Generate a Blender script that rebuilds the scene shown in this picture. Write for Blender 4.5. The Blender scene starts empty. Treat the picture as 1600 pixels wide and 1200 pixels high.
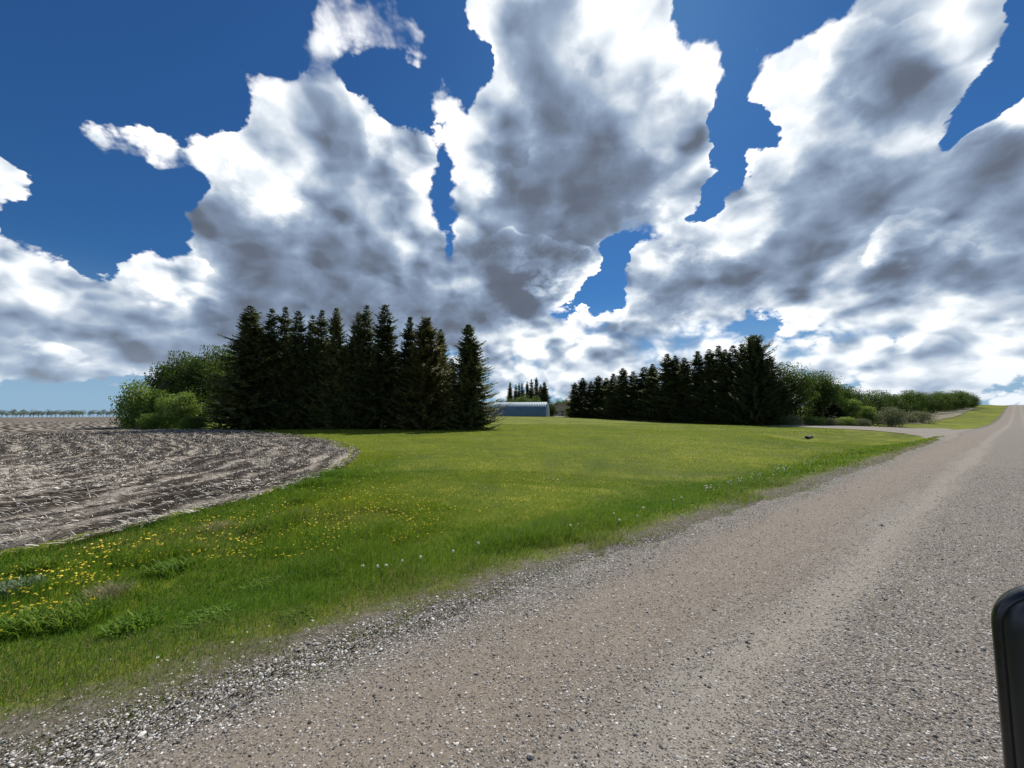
import bpy, math, random
import numpy as np
from mathutils import Vector, Matrix, noise as mnoise

# ------------------------------------------------------------------ camera
F = 600.0                      # focal length in pixels of the 1600 px wide photograph
CAM_H = 1.9
HORIZON = 646.0
PITCH = math.atan((HORIZON - 600.0) / F)
scene = bpy.context.scene
cam_data = bpy.data.cameras.new('camera')
cam_data.sensor_width = 36.0
cam_data.lens = F / 1600.0 * 36.0
cam_data.clip_start = 0.05
cam_data.clip_end = 20000.0
camera = bpy.data.objects.new('camera', cam_data)
camera.location = (0, 0, CAM_H)
camera.rotation_euler = (math.pi / 2 + PITCH, 0, 0)
scene.collection.objects.link(camera)
scene.camera = camera

# ------------------------------------------------------------------ light
SUN_EL = math.radians(48)
SUN_AZ = math.radians(21)      # to the right of the view axis (+Y)
sun_data = bpy.data.lights.new('sun', 'SUN')
sun_data.energy = 4.9
sun_data.angle = math.radians(0.6)
sun_data.color = (1.0, 0.93, 0.82)
sun = bpy.data.objects.new('sun', sun_data)
sdir = Vector((math.sin(SUN_AZ) * math.cos(SUN_EL), math.cos(SUN_AZ) * math.cos(SUN_EL), math.sin(SUN_EL)))
sun.rotation_euler = (-sdir).to_track_quat('-Z', 'Y').to_euler()
scene.collection.objects.link(sun)

scene.view_settings.view_transform = 'Standard'
scene.view_settings.look = 'None'
scene.view_settings.exposure = 0.15
scene.view_settings.gamma = 1.0
scene.view_settings.use_curve_mapping = False
scene.cycles.use_denoising = True
scene.cycles.max_bounces = 6
scene.cycles.diffuse_bounces = 3
scene.cycles.glossy_bounces = 2
scene.cycles.transmission_bounces = 4
scene.cycles.transparent_max_bounces = 6
scene.cycles.caustics_reflective = False
scene.cycles.caustics_refractive = False

# ------------------------------------------------------------------ sky
def pix_ray(px, py):
    a = (px - 800.0) / F
    b = -(py - 600.0) / F
    c, s = math.cos(PITCH), math.sin(PITCH)
    return np.array([a, c - b * s, s + b * c])

def in_poly(X, Y, poly):
    inside = np.zeros(X.shape, bool)
    n = len(poly)
    for i in range(n):
        x0, y0 = poly[i]; x1, y1 = poly[(i + 1) % n]
        if y0 == y1: continue
        c = ((y0 > Y) != (y1 > Y)) & (X < (x1 - x0) * (Y - y0) / (y1 - y0) + x0)
        inside ^= c
    return inside

# where the banks of cumulus stand, as outlines and tones (degrees are worked out below)
CLOUDS = [
 (1.0, [(372,118),(395,98),(440,112),(480,96),(520,100),(545,140),(575,150),(600,180),(630,180),(665,200),(692,225),(690,268),(664,290),(675,330),(696,350),(700,400),(712,440),(745,462),(900,500),(900,520),(600,560),(400,560),(370,500),(340,430),(300,400),(284,360),(290,312),(335,296),(350,245),(335,212),(350,196),(378,192),(384,160)]),
 (1.0, [(-80,215),(0,228),(28,243),(50,284),(80,294),(45,320),(0,328),(-80,330)]),
 (1.0, [(-120,340),(0,342),(40,370),(75,378),(108,380),(100,402),(140,425),(168,420),(188,438),(180,395),(205,385),(250,395),(290,402),(340,405),(375,430),(400,470),(420,560),(330,588),(200,585),(150,592),(60,596),(-120,596)]),
 (.74, [(400,25),(425,62),(470,88),(520,98),(560,78),(610,95),(660,112),(722,104),(692,66),(640,34),(622,-40),(480,-40),(474,50),(436,48)]),
 (.75, [(690,100),(735,130),(720,200),(690,200),(650,160)]),
 (1.0, [(705,-60),(718,45),(765,72),(764,110),(742,140),(730,188),(698,196),(706,250),(710,292),(704,322),(712,370),(704,420),(722,468),(760,492),(800,482),(850,490),(905,462),(935,432),(958,405),(925,392),(960,372),(1010,356),(1060,345),(1105,320),(1116,268),(1108,210),(1126,150),(1118,110),(1146,68),(1100,50),(1062,64),(1050,40),(1056,-60)]),
 (.62, [(705,430),(760,490),(840,490),(840,540),(700,560)]),
 (1.0, [(1350,-60),(1312,18),(1270,45),(1222,68),(1182,78),(1168,130),(1182,180),(1232,205),(1200,225),(1165,222),(1130,240),(1172,270),(1160,296),(1120,320),(1112,345),(1060,352),(1000,372),(985,385),(972,430),(968,465),(990,498),(1060,502),(1130,488),(1200,478),(1330,500),(1440,508),(1475,476),(1540,488),(1740,486),(1740,300),(1575,296),(1600,260),(1560,255),(1500,250),(1456,242),(1472,214),(1500,176),(1532,130),(1562,92),(1588,44),(1600,-60)]),
 (1.0, [(1740,90),(1600,118),(1560,160),(1528,180),(1480,232),(1500,300),(1740,300)]),
 (.80, [(760,520),(790,500),(830,520),(860,530),(880,500),(905,482),(950,470),(975,480),(1000,540),(1020,600),(760,610)]),
 (.70, [(700,520),(1000,480),(1120,480),(1300,480),(1440,480),(1740,470),(1740,660),(700,660)]),
 (.50, [(-120,596),(150,592),(330,588),(420,560),(700,560),(700,660),(-120,660)]),
]
TONES = [(450,130,.74),(520,200,.62),(600,250,.66),(450,215,.70),(420,300,.88),(380,262,.86),(340,340,.50),(400,400,.50),
 (500,380,.47),(560,300,.60),(600,400,.53),(680,300,.82),(660,380,.70),(450,450,.50),(560,470,.47),(640,465,.48),(700,490,.46),(730,440,.60),
 (640,205,.8),(500,120,.8),(590,330,.62),(200,220,.85),(300,240,.85),(150,215,.75),(20,280,.88),(60,400,.82),(230,420,.85),(100,470,.70),
 (300,450,.72),(200,520,.62),(50,520,.66),(300,540,.52),(380,500,.48),(250,560,.58),(60,575,.72),(140,575,.66),(520,50,.85),(600,30,.85),
 (760,30,.75),(860,40,.55),(820,110,.55),(950,10,.92),(935,80,.90),(1000,60,.9),(1080,100,.85),(1050,180,.72),(1000,190,.66),(740,210,.9),
 (730,280,.85),(800,200,.66),(860,160,.42),(800,265,.40),(900,250,.40),(1000,280,.42),(1080,260,.68),(950,330,.46),(860,340,.50),
 (760,400,.38),(850,420,.32),(800,455,.34),(900,395,.40),(740,340,.7),(925,440,.8),(1060,320,.62),(700,440,.7),
 (1250,120,.88),(1320,80,.62),(1400,130,.44),(1360,165,.48),(1480,100,.78),(1540,60,.82),(1250,200,.82),(1330,205,.8),(1420,220,.78),
 (1200,110,.9),(1160,250,.88),(1220,245,.82),(1300,280,.50),(1350,310,.44),(1280,330,.48),(1220,370,.6),(1140,370,.8),(1450,300,.62),
 (1500,270,.55),(1420,350,.55),(1020,400,.8),(1080,430,.50),(1150,440,.48),(1050,470,.46),(1250,425,.52),(1350,385,.66),(1400,415,.42),
 (1500,425,.46),(1580,350,.48),(1560,400,.7),(1480,465,.70),(1300,465,.80),(1200,480,.8),(1120,500,.78),(1380,490,.74),(1550,500,.74),
 (1580,540,.8),(1400,550,.78),(1250,550,.78),(1500,590,.76),(1570,160,.82),(1560,220,.45),(1530,262,.48),(900,500,.88),(880,560,.68),
 (940,545,.74),(830,540,.88),(1000,550,.70),(780,560,.72),(880,610,.85),(1000,610,.82),(1200,600,.82),(1350,610,.84),(1560,620,.78),
 (650,350,.88),(630,330,.82),(310,340,.52),(460,370,.54),(540,430,.50),(560,250,.62),(480,160,.66),(410,140,.82),(600,200,.82),(690,300,.85),(715,220,.85),(780,130,.78),(790,60,.62),(830,30,.5),(900,110,.55),(880,200,.42),(930,180,.55),(1020,140,.75),(1100,160,.8),(950,290,.38),(840,300,.42),(780,330,.55),(1270,260,.55),(1330,300,.46),(1240,310,.50),(1180,340,.72),(1250,150,.85),(1300,60,.8),(1340,130,.48),(1450,180,.6),(1500,140,.75),(40,620,.5),(300,620,.5),(600,600,.6),(1170,510,.86),(1080,520,.84),(1480,520,.7)]

FRONTS = [
 [(350,245),(378,226),(430,248),(470,272),(487,320),(452,354),(400,338),(358,312)],
 [(480,96),(505,98),(545,120),(550,155),(520,170),(470,150)],
 [(560,160),(600,180),(665,203),(690,240),(684,300),(640,330),(600,285),(565,250)],
 [(372,118),(395,98),(440,112),(470,130),(500,190),(470,220),(420,200),(390,180)],
 [(845,175),(885,130),(925,150),(960,205),(1010,240),(1108,210),(1116,300),(1060,342),(960,372),(900,362),(800,335),(752,292),(765,235),(820,250)],
 [(716,370),(800,352),(900,380),(955,405),(925,450),(860,485),(770,486),(712,440)],
 [(940,180),(990,120),(1040,100),(1100,60),(1146,70),(1120,150),(1108,210),(1040,230),(960,210)],
 [(1180,235),(1230,200),(1300,212),(1395,290),(1405,345),(1290,385),(1190,425),(1118,400),(1128,330),(1170,290)],
 [(980,440),(1005,385),(1085,370),(1180,420),(1160,480),(1060,496),(990,490)],
 [(1320,400),(1440,310),(1520,330),(1545,400),(1460,452),(1340,440)],
 [(1478,520),(1530,498),(1700,500),(1700,535),(1500,542)],
 [(1460,560),(1530,548),(1700,552),(1700,585),(1480,590)],
 [(1030,512),(1090,482),(1160,492),(1280,518),(1250,546),(1040,542)],
 [(180,398),(240,390),(335,408),(356,468),(280,505),(196,480)],
 [(-100,342),(0,345),(60,378),(105,398),(125,460),(60,505),(-100,490)],
 [(868,560),(880,510),(950,474),(992,520),(985,572),(900,592)],
 [(772,540),(800,500),(850,530),(836,585),(770,590)],
 [(1290,50),(1340,10),(1460,20),(1540,70),(1500,140),(1400,215),(1300,210),(1250,150)],
 [(20,530),(80,520),(160,560),(150,590),(40,590)],
]
AZ0, AZ1, EL0, EL1 = -62.0, 62.0, -2.0, 54.0
NROW, NCOL = 48, 125

def disc(cx, cy, r, sq=.8):
    return [(cx + r * math.cos(k * .524), cy + r * sq * math.sin(k * .524)) for k in range(12)]
for cx, cy, r in ((560,40,24),(640,20,22),(650,70,20),(420,44,20),(445,66,22),(505,60,30),(728,120,20),(180,160,12),(150,214,30),(196,228,32),(240,222,28),(262,262,30),(300,208,36),(318,250,44),(345,220,36),(690,95,22),(676,150,26),(706,170,24),(600,66,26),
                  (1120,262,18),(1144,300,20),(1330,548,26),(1490,540,44),(1560,520,60),(1300,575,30),(1480,580,60),(1010,500,36),(960,560,40),(900,590,50),(1100,575,50),(1210,585,40),(1390,590,44)):
    CLOUDS.append((.78 if cy < 280 else 1.0, disc(cx, cy, r, .62 if cy > 480 else .85)))
def build_sky_table():
    sub = 3
    nc, nr = (NCOL - 1) * sub + 1, (NROW - 1) * sub + 1
    az = np.radians(np.linspace(AZ0, AZ1, nc))[None, :]
    el = np.radians(np.linspace(EL0, EL1, nr))[:, None]
    x = np.sin(az) * np.cos(el); y = np.cos(az) * np.cos(el); z = np.sin(el) + 0 * az
    c, s = math.cos(PITCH), math.sin(PITCH)
    yy = y * c + z * s; zz = -y * s + z * c
    PX = 800 + F * x / yy; PY = 600 - F * zz / yy
    cov = np.zeros(PX.shape)
    for w, poly in CLOUDS:
        cov = np.maximum(cov, w * in_poly(PX, PY, poly))
    num = np.zeros(PX.shape); den = np.zeros(PX.shape)
    for tx, ty, tv in TONES:
        w = 1.0 / ((PX - tx) ** 2 + (PY - ty) ** 2 + 250.0) ** 1.9
        num += w * tv; den += w
    tone = num / den
    def blur(a, k):
        for _ in range(k):
            p = np.pad(a, 1, mode='edge')
            a = (p[:-2, 1:-1] + p[2:, 1:-1] + p[1:-1, :-2] + p[1:-1, 2:] + 2 * a) / 6
        return a
    frt = np.zeros(PX.shape)
    for poly in FRONTS:
        ys = [p[1] for p in poly]; y0, y1 = min(ys), max(ys)
        fade = np.clip(1.25 - .95 * (PY - y0) / (y1 - y0), 0, 1)       # heaped tops are crisp, bellies melt away
        frt = np.maximum(frt, fade * in_poly(PX, PY, poly))
    cov = .30 * blur(cov, 5) + .46 * blur(cov, 18) + .24 * blur(cov, 90)      # loose scud floats off the edges
    frt = blur(frt, 5)
    tone = blur(tone, 2)
    return cov[::sub, ::sub], tone[::sub, ::sub], frt[::sub, ::sub]

world = bpy.data.worlds.new('World')
scene.world = world
world.use_nodes = True
world.cycles.sampling_method = 'MANUAL'
world.cycles.sample_map_resolution = 256
NT = world.node_tree
for n in list(NT.nodes): NT.nodes.remove(n)

class NB:
    """tiny helper for wiring nodes"""
    def __init__(s, tree): s.t = tree
    def n(s, typ, **kw):
        nd = s.t.nodes.new(typ)
        for k, v in kw.items():
            if k.startswith('i_'):
                key = k[2:]
                nd.inputs[int(key) if key.isdigit() else key].default_value = v
            else: setattr(nd, k, v)
        return nd
    def l(s, a, b): s.t.links.new(a, b)
    def put(s, sock, v):
        if isinstance(v, bpy.types.NodeSocket): s.l(v, sock)
        else: sock.default_value = v
    def m(s, op, a, b=0.0, c=0.0, clamp=False):
        nd = s.n('ShaderNodeMath', operation=op, use_clamp=clamp)
        s.put(nd.inputs[0], a); s.put(nd.inputs[1], b); s.put(nd.inputs[2], c)
        return nd.outputs[0]
    def v(s, op, a, b=(0, 0, 0), sc=None):
        nd = s.n('ShaderNodeVectorMath', operation=op)
        s.put(nd.inputs[0], a); s.put(nd.inputs[1], b)
        if sc is not None: s.put(nd.inputs['Scale'], sc)
        return nd.outputs['Value'] if op in ('DOT_PRODUCT', 'LENGTH', 'DISTANCE') else nd.outputs[0]
    def mr(s, v, a, b, c=0.0, d=1.0, smooth=False):
        nd = s.n('ShaderNodeMapRange', interpolation_type='SMOOTHSTEP' if smooth else 'LINEAR')
        s.put(nd.inputs[0], v); s.put(nd.inputs[1], a); s.put(nd.inputs[2], b); s.put(nd.inputs[3], c); s.put(nd.inputs[4], d)
        return nd.outputs[0]
    def mixc(s, f, a, b, blend='MIX'):
        nd = s.n('ShaderNodeMix', data_type='RGBA', blend_type=blend)
        s.put(nd.inputs[0], f); s.put(nd.inputs[6], a); s.put(nd.inputs[7], b)
        return nd.outputs[2]
    def ramp(s, f, stops, interp='LINEAR'):
        nd = s.n('ShaderNodeValToRGB'); cr = nd.color_ramp; cr.interpolation = interp
        cr.elements[0].position = stops[0][0]; cr.elements[0].color = stops[0][1]
        cr.elements[1].position = stops[-1][0]; cr.elements[1].color = stops[-1][1]
        for p, col in stops[1:-1]:
            e = cr.elements.new(p); e.color = col
        s.put(nd.inputs[0], f)
        return nd.outputs[0]
    def noise(s, vec, scale, detail=4, rough=.5, dist=0.0, col=False, lac=2.0):
        nd = s.n('ShaderNodeTexNoise')
        s.put(nd.inputs['Vector'], vec); s.put(nd.inputs['Scale'], scale)
        nd.inputs['Detail'].default_value = detail; nd.inputs['Roughness'].default_value = rough
        nd.inputs['Distortion'].default_value = dist; nd.inputs['Lacunarity'].default_value = lac
        return nd.outputs[1] if col else nd.outputs[0]
    def voro(s, vec, scale, detail=0, rough=.5, feature='F1', out=0, rand=1.0):
        nd = s.n('ShaderNodeTexVoronoi', feature=feature)
        s.put(nd.inputs['Vector'], vec); s.put(nd.inputs['Scale'], scale)
        nd.inputs['Detail'].default_value = detail; nd.inputs['Roughness'].default_value = rough
        nd.inputs['Randomness'].default_value = rand
        return nd.outputs[out]

def build_world():
    b = NB(NT)
    cov, tone, frt = build_sky_table()
    D = b.n('ShaderNodeTexCoord').outputs['Generated']
    D = b.v('NORMALIZE', D)
    # finer billows low over the horizon, larger overhead
    zc = b.n('ShaderNodeSeparateXYZ'); b.l(D, zc.inputs[0])
    zpos = b.m('MAXIMUM', zc.outputs[2], 0.0)
    inv = b.m('DIVIDE', 1.6, b.m('ADD', zpos, 0.85))
    P = b.v('SCALE', D, sc=inv)
    P = b.v('MULTIPLY', P, (1, 1, 1.25))
    sunv = (sdir.x, sdir.y, sdir.z)
    wv = b.v('SCALE', b.v('SUBTRACT', b.noise(P, 3.2, 3, .6, col=True), (.5, .5, .5)), sc=.10)
    def field(vec, fine):
        q = b.v('ADD', vec, wv)
        f1 = b.noise(q, 4.6, 8 if fine else 3.5, .60 if fine else .50)
        f2 = b.voro(q, 7.0, 4 if fine else 1.6, .60, 'F1')
        r = b.m('MULTIPLY_ADD', b.m('SUBTRACT', .86, f2), .62, b.m('MULTIPLY', b.m('SUBTRACT', f1, .5), .9))
        r = b.m('MINIMUM', b.m('MAXIMUM', r, -.42), .42)
        return r
    N0 = field(P, True)
    Nc = field(P, False)
    # same field a step towards the sun: lit flanks and shaded bellies of the billows
    tow = b.v('SUBTRACT', (sunv[0]*1.25, sunv[1]*1.25, sunv[2]*1.25), D)
    P2 = b.v('ADD', P, b.v('SCALE', b.v('NORMALIZE', tow), sc=.065))
    N1 = field(P2, False)
    relief = b.m('SUBTRACT', Nc, N1)
    # warped direction for the layout table
    w1 = b.v('SUBTRACT', b.noise(P, 4.5, 5, .6, col=True), (.5, .5, .5))
    w2 = b.v('SUBTRACT', b.noise(P, 18.0, 4, .6, col=True), (.5, .5, .5))
    Dw = b.v('ADD', D, b.v('SCALE', w1, sc=.045))
    Dw = b.v('ADD', Dw, b.v('SCALE', w2, sc=.04))
    Dw = b.v('NORMALIZE', Dw)
    sx = b.n('ShaderNodeSeparateXYZ'); b.l(Dw, sx.inputs[0])
    az = b.m('ARCTAN2', sx.outputs[0], sx.outputs[1])
    el = b.m('ARCSINE', sx.outputs[2])
    U = b.mr(az, math.radians(AZ0), math.radians(AZ1), 0.0, 1.0)
    Vv = b.mr(el, math.radians(EL0), math.radians(EL1), 0.0, float(NROW - 1))
    uc = b.n('ShaderNodeCombineXYZ')
    for k in range(3): b.l(U, uc.inputs[k])
    acc = None
    for r in range(NROW):
        nd = b.n('ShaderNodeRGBCurve')
        cm = nd.mapping; cm.use_clip = False
        for ch, tab in ((0, cov), (1, tone), (2, frt)):
            cur = cm.curves[ch]; pts = cur.points
            vals = tab[r]
            pts[0].location = (0.0, float(vals[0])); pts[1].location = (1.0, float(vals[-1]))
            for j in range(1, NCOL - 1):
                a0, a1, a2 = vals[j - 1], vals[j], vals[j + 1]
                if abs(a0 - a1) < .002 and abs(a2 - a1) < .002: continue
                pts.new(j / (NCOL - 1), float(a1))
            for p in pts: p.handle_type = 'VECTOR'
        cm.update()
        b.l(uc.outputs[0], nd.inputs['Color'])
        row = nd.outputs[0]
        if acc is None: acc = row
        else: acc = b.mixc(b.m('SUBTRACT', Vv, float(r - 1), clamp=True), acc, row)
    sc = b.n('ShaderNodeSeparateColor'); b.l(acc, sc.inputs[0])
    C, T, B2 = sc.outputs[0], sc.outputs[1], sc.outputs[2]
    # beyond the traced banks the sky carries the same broken cumulus
    out_az = b.mr(b.m('ABSOLUTE', az), math.radians(57), math.radians(62))
    out_el = b.mr(el, math.radians(49), math.radians(54))
    outside = b.m('MAXIMUM', out_az, out_el)
    gen = b.mr(b.noise(P, 1.3, 3, .5), .40, .60)
    C = b.m('ADD', b.m('MULTIPLY', C, b.m('SUBTRACT', 1.0, outside)), b.m('MULTIPLY', gen, outside))
    hf = b.m('SUBTRACT', b.noise(P, 20.0, 6, .62), .5)
    Nf = b.m('MULTIPLY_ADD', hf, .34, N0)
    dens = b.m('MULTIPLY_ADD', C, 1.10, b.m('SUBTRACT', b.m('MULTIPLY', Nf, b.mr(C, .45, .85, 1.6, .5, smooth=True)), .10))
    # crisp heaped edges in some places, torn wisps in others
    wisp = b.mr(b.noise(P, 2.1, 2, .5), .44, .60, smooth=True)
    alpha = b.mr(dens, b.m('MULTIPLY_ADD', wisp, -.16, .46), b.m('MULTIPLY_ADD', wisp, .26, .60), smooth=True)
    rim = b.mr(dens, .50, 1.02, 1.0, 0.0, smooth=True)
    d2 = b.m('MULTIPLY_ADD', Nf, .85, B2)
    a2 = b.mr(d2, .40, .66, smooth=True)
    patch = b.mr(b.noise(P, 3.5, 3, .5), .36, .66)
    rim2 = b.m('MULTIPLY', a2, b.m('MULTIPLY', patch, b.mr(d2, .52, 1.10, 1.0, 0.0, smooth=True)))
    # bellies are smooth and grey, heads and flanks carry the lit relief
    amp = b.m('ADD', b.mr(T, .38, .72, 0.10, .60), b.m('MULTIPLY', b.m('ADD', rim, rim2), .35))
    t = b.m('MULTIPLY_ADD', relief, amp, T)
    t = b.m('MULTIPLY_ADD', rim, .15, t)
    t = b.m('MULTIPLY_ADD', rim2, .13, t)
    t = b.m('MULTIPLY_ADD', t, 1.20, -.200)
    # forward scattering round the sun
    sd = b.v('DOT_PRODUCT', D, sunv)
    glow = b.m('POWER', b.m('MAXIMUM', sd, 0.0), 24.0)
    t = b.m('MULTIPLY_ADD', glow, .10, t)
    colr = b.ramp(t, [(0.0, (.085,.096,.122,1)), (.32, (.122,.148,.200,1)), (.46, (.190,.248,.350,1)), (.60, (.30,.385,.51,1)),
                      (.74, (.53,.60,.69,1)), (.88, (.82,.87,.92,1)), (1.0, (1.12,1.13,1.13,1))])
    # low clouds lose contrast against the air before them
    low = b.mr(zc.outputs[2], 0.0, .20, .45, 0.0, smooth=True)
    colr = b.mixc(low, colr, (.40, .50, .63, 1))
    sky = b.n('ShaderNodeTexSky', sky_type='NISHITA', sun_disc=False)
    sky.sun_elevation = SUN_EL; sky.sun_rotation = SUN_AZ
    sky.altitude = 300; sky.air_density = 1.25; sky.dust_density = 0.3; sky.ozone_density = 4.0
    skyc = b.mixc(1.0, sky.outputs[0], (.016, .036, .058, 1), 'MULTIPLY')
    lowair = b.mr(zc.outputs[2], -.02, .30, .85, 0.0, smooth=True)
    skyc = b.mixc(lowair, skyc, (.30, .46, .64, 1))
    fin = b.mixc(alpha, skyc, colr)
    bg = b.n('ShaderNodeBackground'); b.l(fin, bg.inputs[0]); bg.inputs[1].default_value = 1.0
    out = b.n('ShaderNodeOutputWorld'); b.l(bg.outputs[0], out.inputs[0])
build_world()

# ------------------------------------------------------------------ helpers
RNG = np.random.default_rng(11)
ROAD_ANG = math.radians(52.8)
RS, RC = math.sin(ROAD_ANG), math.cos(ROAD_ANG)      # road runs along (RS, RC); left of it is (-RC, RS)

def link(o, parent=None):
    scene.collection.objects.link(o)
    if parent is not None: o.parent = parent
    return o

def mesh_data(name, V, faces, mat=None, smooth=False, attrs=None):
    me = bpy.data.meshes.new(name)
    V = np.asarray(V, dtype=np.float32)
    faces = [np.asarray(f, dtype=np.int32) for f in faces if len(f)]
    me.vertices.add(len(V)); me.vertices.foreach_set('co', V.ravel())
    nl = sum(f.size for f in faces); npoly = sum(len(f) for f in faces)
    me.loops.add(nl); me.loops.foreach_set('vertex_index', np.concatenate([f.ravel() for f in faces]))
    me.polygons.add(npoly)
    starts = []; o = 0
    for f in faces:
        starts.append(o + np.arange(len(f)) * f.shape[1]); o += f.size
    me.polygons.foreach_set('loop_start', np.concatenate(starts).astype(np.int32))
    if smooth: me.polygons.foreach_set('use_smooth', np.ones(npoly, bool))
    else: me.polygons.foreach_set('use_smooth', np.zeros(npoly, bool))
    me.update(calc_edges=True)
    for k, a in (attrs or {}).items():
        at = me.attributes.new(k, 'FLOAT', 'POINT')
        at.data.foreach_set('value', np.asarray(a, dtype=np.float32))
    if mat: me.materials.append(mat)
    return me

def mobj(name, V, faces, mat=None, parent=None, smooth=False, attrs=None, **tags):
    o = bpy.data.objects.new(name, mesh_data(name, V, faces, mat, smooth, attrs))
    link(o, parent)
    for k, v in tags.items(): o[k] = v
    return o

def thing(name, label, cat, loc=(0, 0, 0), rz=0.0, group=None):
    o = bpy.data.objects.new(name, None); link(o)
    o.empty_display_size = .5
    o.location = loc; o.rotation_euler = (0, 0, rz)
    o['label'] = label; o['category'] = cat
    if group: o['group'] = group
    return o

class MB:
    """collects simple solids into one mesh"""
    def __init__(s): s.V = []; s.F = {}; s.n = 0
    def add(s, V, F):
        for f in F: s.F.setdefault(len(f), []).append([i + s.n for i in f])
        s.V.extend([tuple(map(float, v)) for v in V]); s.n += len(V)
    def box(s, c, d, rz=0.0):
        cx, cy, cz = c; hx, hy, hz = d[0] / 2, d[1] / 2, d[2] / 2
        ca, sa = math.cos(rz), math.sin(rz); V = []
        for z in (-hz, hz):
            for x, y in ((-hx, -hy), (hx, -hy), (hx, hy), (-hx, hy)):
                V.append((cx + x * ca - y * sa, cy + x * sa + y * ca, cz + z))
        s.add(V, [(3, 2, 1, 0), (4, 5, 6, 7), (0, 1, 5, 4), (1, 2, 6, 5), (2, 3, 7, 6), (3, 0, 4, 7)])
    def tube(s, pts, rad, n=7):
        pts = [Vector(p) for p in pts]; V = []; F = []
        for i, p in enumerate(pts):
            t = (pts[min(i + 1, len(pts) - 1)] - pts[max(i - 1, 0)]).normalized()
            a = t.orthogonal().normalized(); bb = t.cross(a)
            for k in range(n):
                an = 2 * math.pi * k / n
                V.append(p + (a * math.cos(an) + bb * math.sin(an)) * rad[i])
        for i in range(len(pts) - 1):
            for k in range(n):
                k2 = (k + 1) % n
                F.append((i * n + k, i * n + k2, (i + 1) * n + k2, (i + 1) * n + k))
        F.append(tuple(range(n))[::-1]); F.append(tuple((len(pts) - 1) * n + k for k in range(n)))
        s.add(V, F)
    def data(s, name, mat, smooth=False):
        return mesh_data(name, s.V, [np.array(f) for f in s.F.values()], mat, smooth)
    def obj(s, name, mat, parent=None, smooth=False, **tags):
        o = bpy.data.objects.new(name, s.data(name, mat, smooth)); link(o, parent)
        for k, v in tags.items(): o[k] = v
        return o

def sstep(a, b, x):
    t = np.clip((x - a) / (b - a), 0, 1); return t * t * (3 - 2 * t)

# cheap vectorised value noise
_tab = RNG.random((256, 256))
def vnoise(x, y):
    xi = np.floor(x).astype(int); yi = np.floor(y).astype(int)
    fx = x - xi; fy = y - yi; fx = fx * fx * (3 - 2 * fx); fy = fy * fy * (3 - 2 * fy)
    g = lambda a, b: _tab[a & 255, b & 255]
    return (g(xi, yi) * (1 - fx) + g(xi + 1, yi) * fx) * (1 - fy) + (g(xi, yi + 1) * (1 - fx) + g(xi + 1, yi + 1) * fx) * fy
def fbm(x, y, o=4):
    s = 0; a = .5; t = 0
    for k in range(o):
        s = s + a * vnoise(x * 2 ** k + 17.3 * k, y * 2 ** k + 5.1 * k); t += a; a *= .55
    return s / t

# ------------------------------------------------------------------ terrain
EDGE_L, EDGE_R = 3.55, -5.2
def to_sl(X, Y): return RS * X + RC * Y, -RC * X + RS * Y
def from_sl(s, l): return RS * s - RC * l, RC * s + RS * l

def terrain(X, Y):
    X = np.asarray(X, float); Y = np.asarray(Y, float)
    s, l = to_sl(X, Y)
    h = np.zeros_like(X)
    # shallow roadside ditch, deepest by the approach culvert
    deep = .34 + .50 * np.exp(-((s - 47) / 8.0) ** 2)
    fill = 1 - np.exp(-((s - 63.0) / (5.5 + 9.0 * np.exp(-np.maximum(l - 3.5, 0) / 2.6))) ** 4)          # the driveway crosses on a fill
    h -= deep * fill * sstep(3.5, 6.6, l) * (1 - .72 * sstep(7.5, 12.5, l - 5 * np.exp(-((s - 47) / 9.0) ** 2)))
    h += .05 * (fbm(X * .25, Y * .25, 3) - .5) * sstep(3.8, 6, l)
    h -= .4 * sstep(-5.5, -8.5, l) * (1 - .6 * sstep(-10, -14, l))
    # yard rises gently to the shed
    h += 1.05 * sstep(62, 140, Y) * sstep(-45, -15, X) * sstep(-5, 30, l)
    r = np.hypot(X, Y)
    # the stubble field falls away past its crest
    left = sstep(-20, -60, X + 0 * Y)
    h += left * (.25 * sstep(100, 220, r) - 3.1 * sstep(220, 720, r))
    # long rise that the road climbs
    w = sstep(700, 120, np.abs(l))
    h += w * (-.35 * sstep(60, 110, s) + 8.0 * sstep(120, 460, s)) * sstep(-100, 60, X)
    h -= .011 * np.maximum(0, r - 760)
    h -= w * .02 * np.maximum(0, s - 470) * sstep(-100, 60, X)
    return h

def hits(px, py):
    """where the rays through these picture points meet the terrain"""
    a = (np.asarray(px, float) - 800.0) / F; b_ = -(np.asarray(py, float) - 600.0) / F
    c, s = math.cos(PITCH), math.sin(PITCH)
    dx, dy, dz = a, c - b_ * s, s + b_ * c
    t = np.ones_like(a); live = np.ones(a.shape, bool)
    while live.any() and t.max() < 3000:
        h = CAM_H + dz * t - terrain(dx * t, dy * t)
        live = live & (h > 0)
        t = np.where(live, t * 1.004, t)
    return dx * t, dy * t
def hit(px, py):
    x, y = hits(np.array([px]), np.array([py])); return float(x[0]), float(y[0])
def at(px, depth):
    d = pix_ray(px, 646.0); return d[0] / d[1] * depth, depth
def top_z(px, py, depth):
    d = pix_ray(px, py); return CAM_H + d[2] / d[1] * depth
def tz(x, y): return float(terrain(x, y))

# ------------------------------------------------------------------ materials
def new_mat(name):
    m = bpy.data.materials.new(name); m.use_nodes = True
    t = m.node_tree; b = NB(t)
    return m, b, t.nodes['Principled BSDF'], t.nodes['Material Output']

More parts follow.
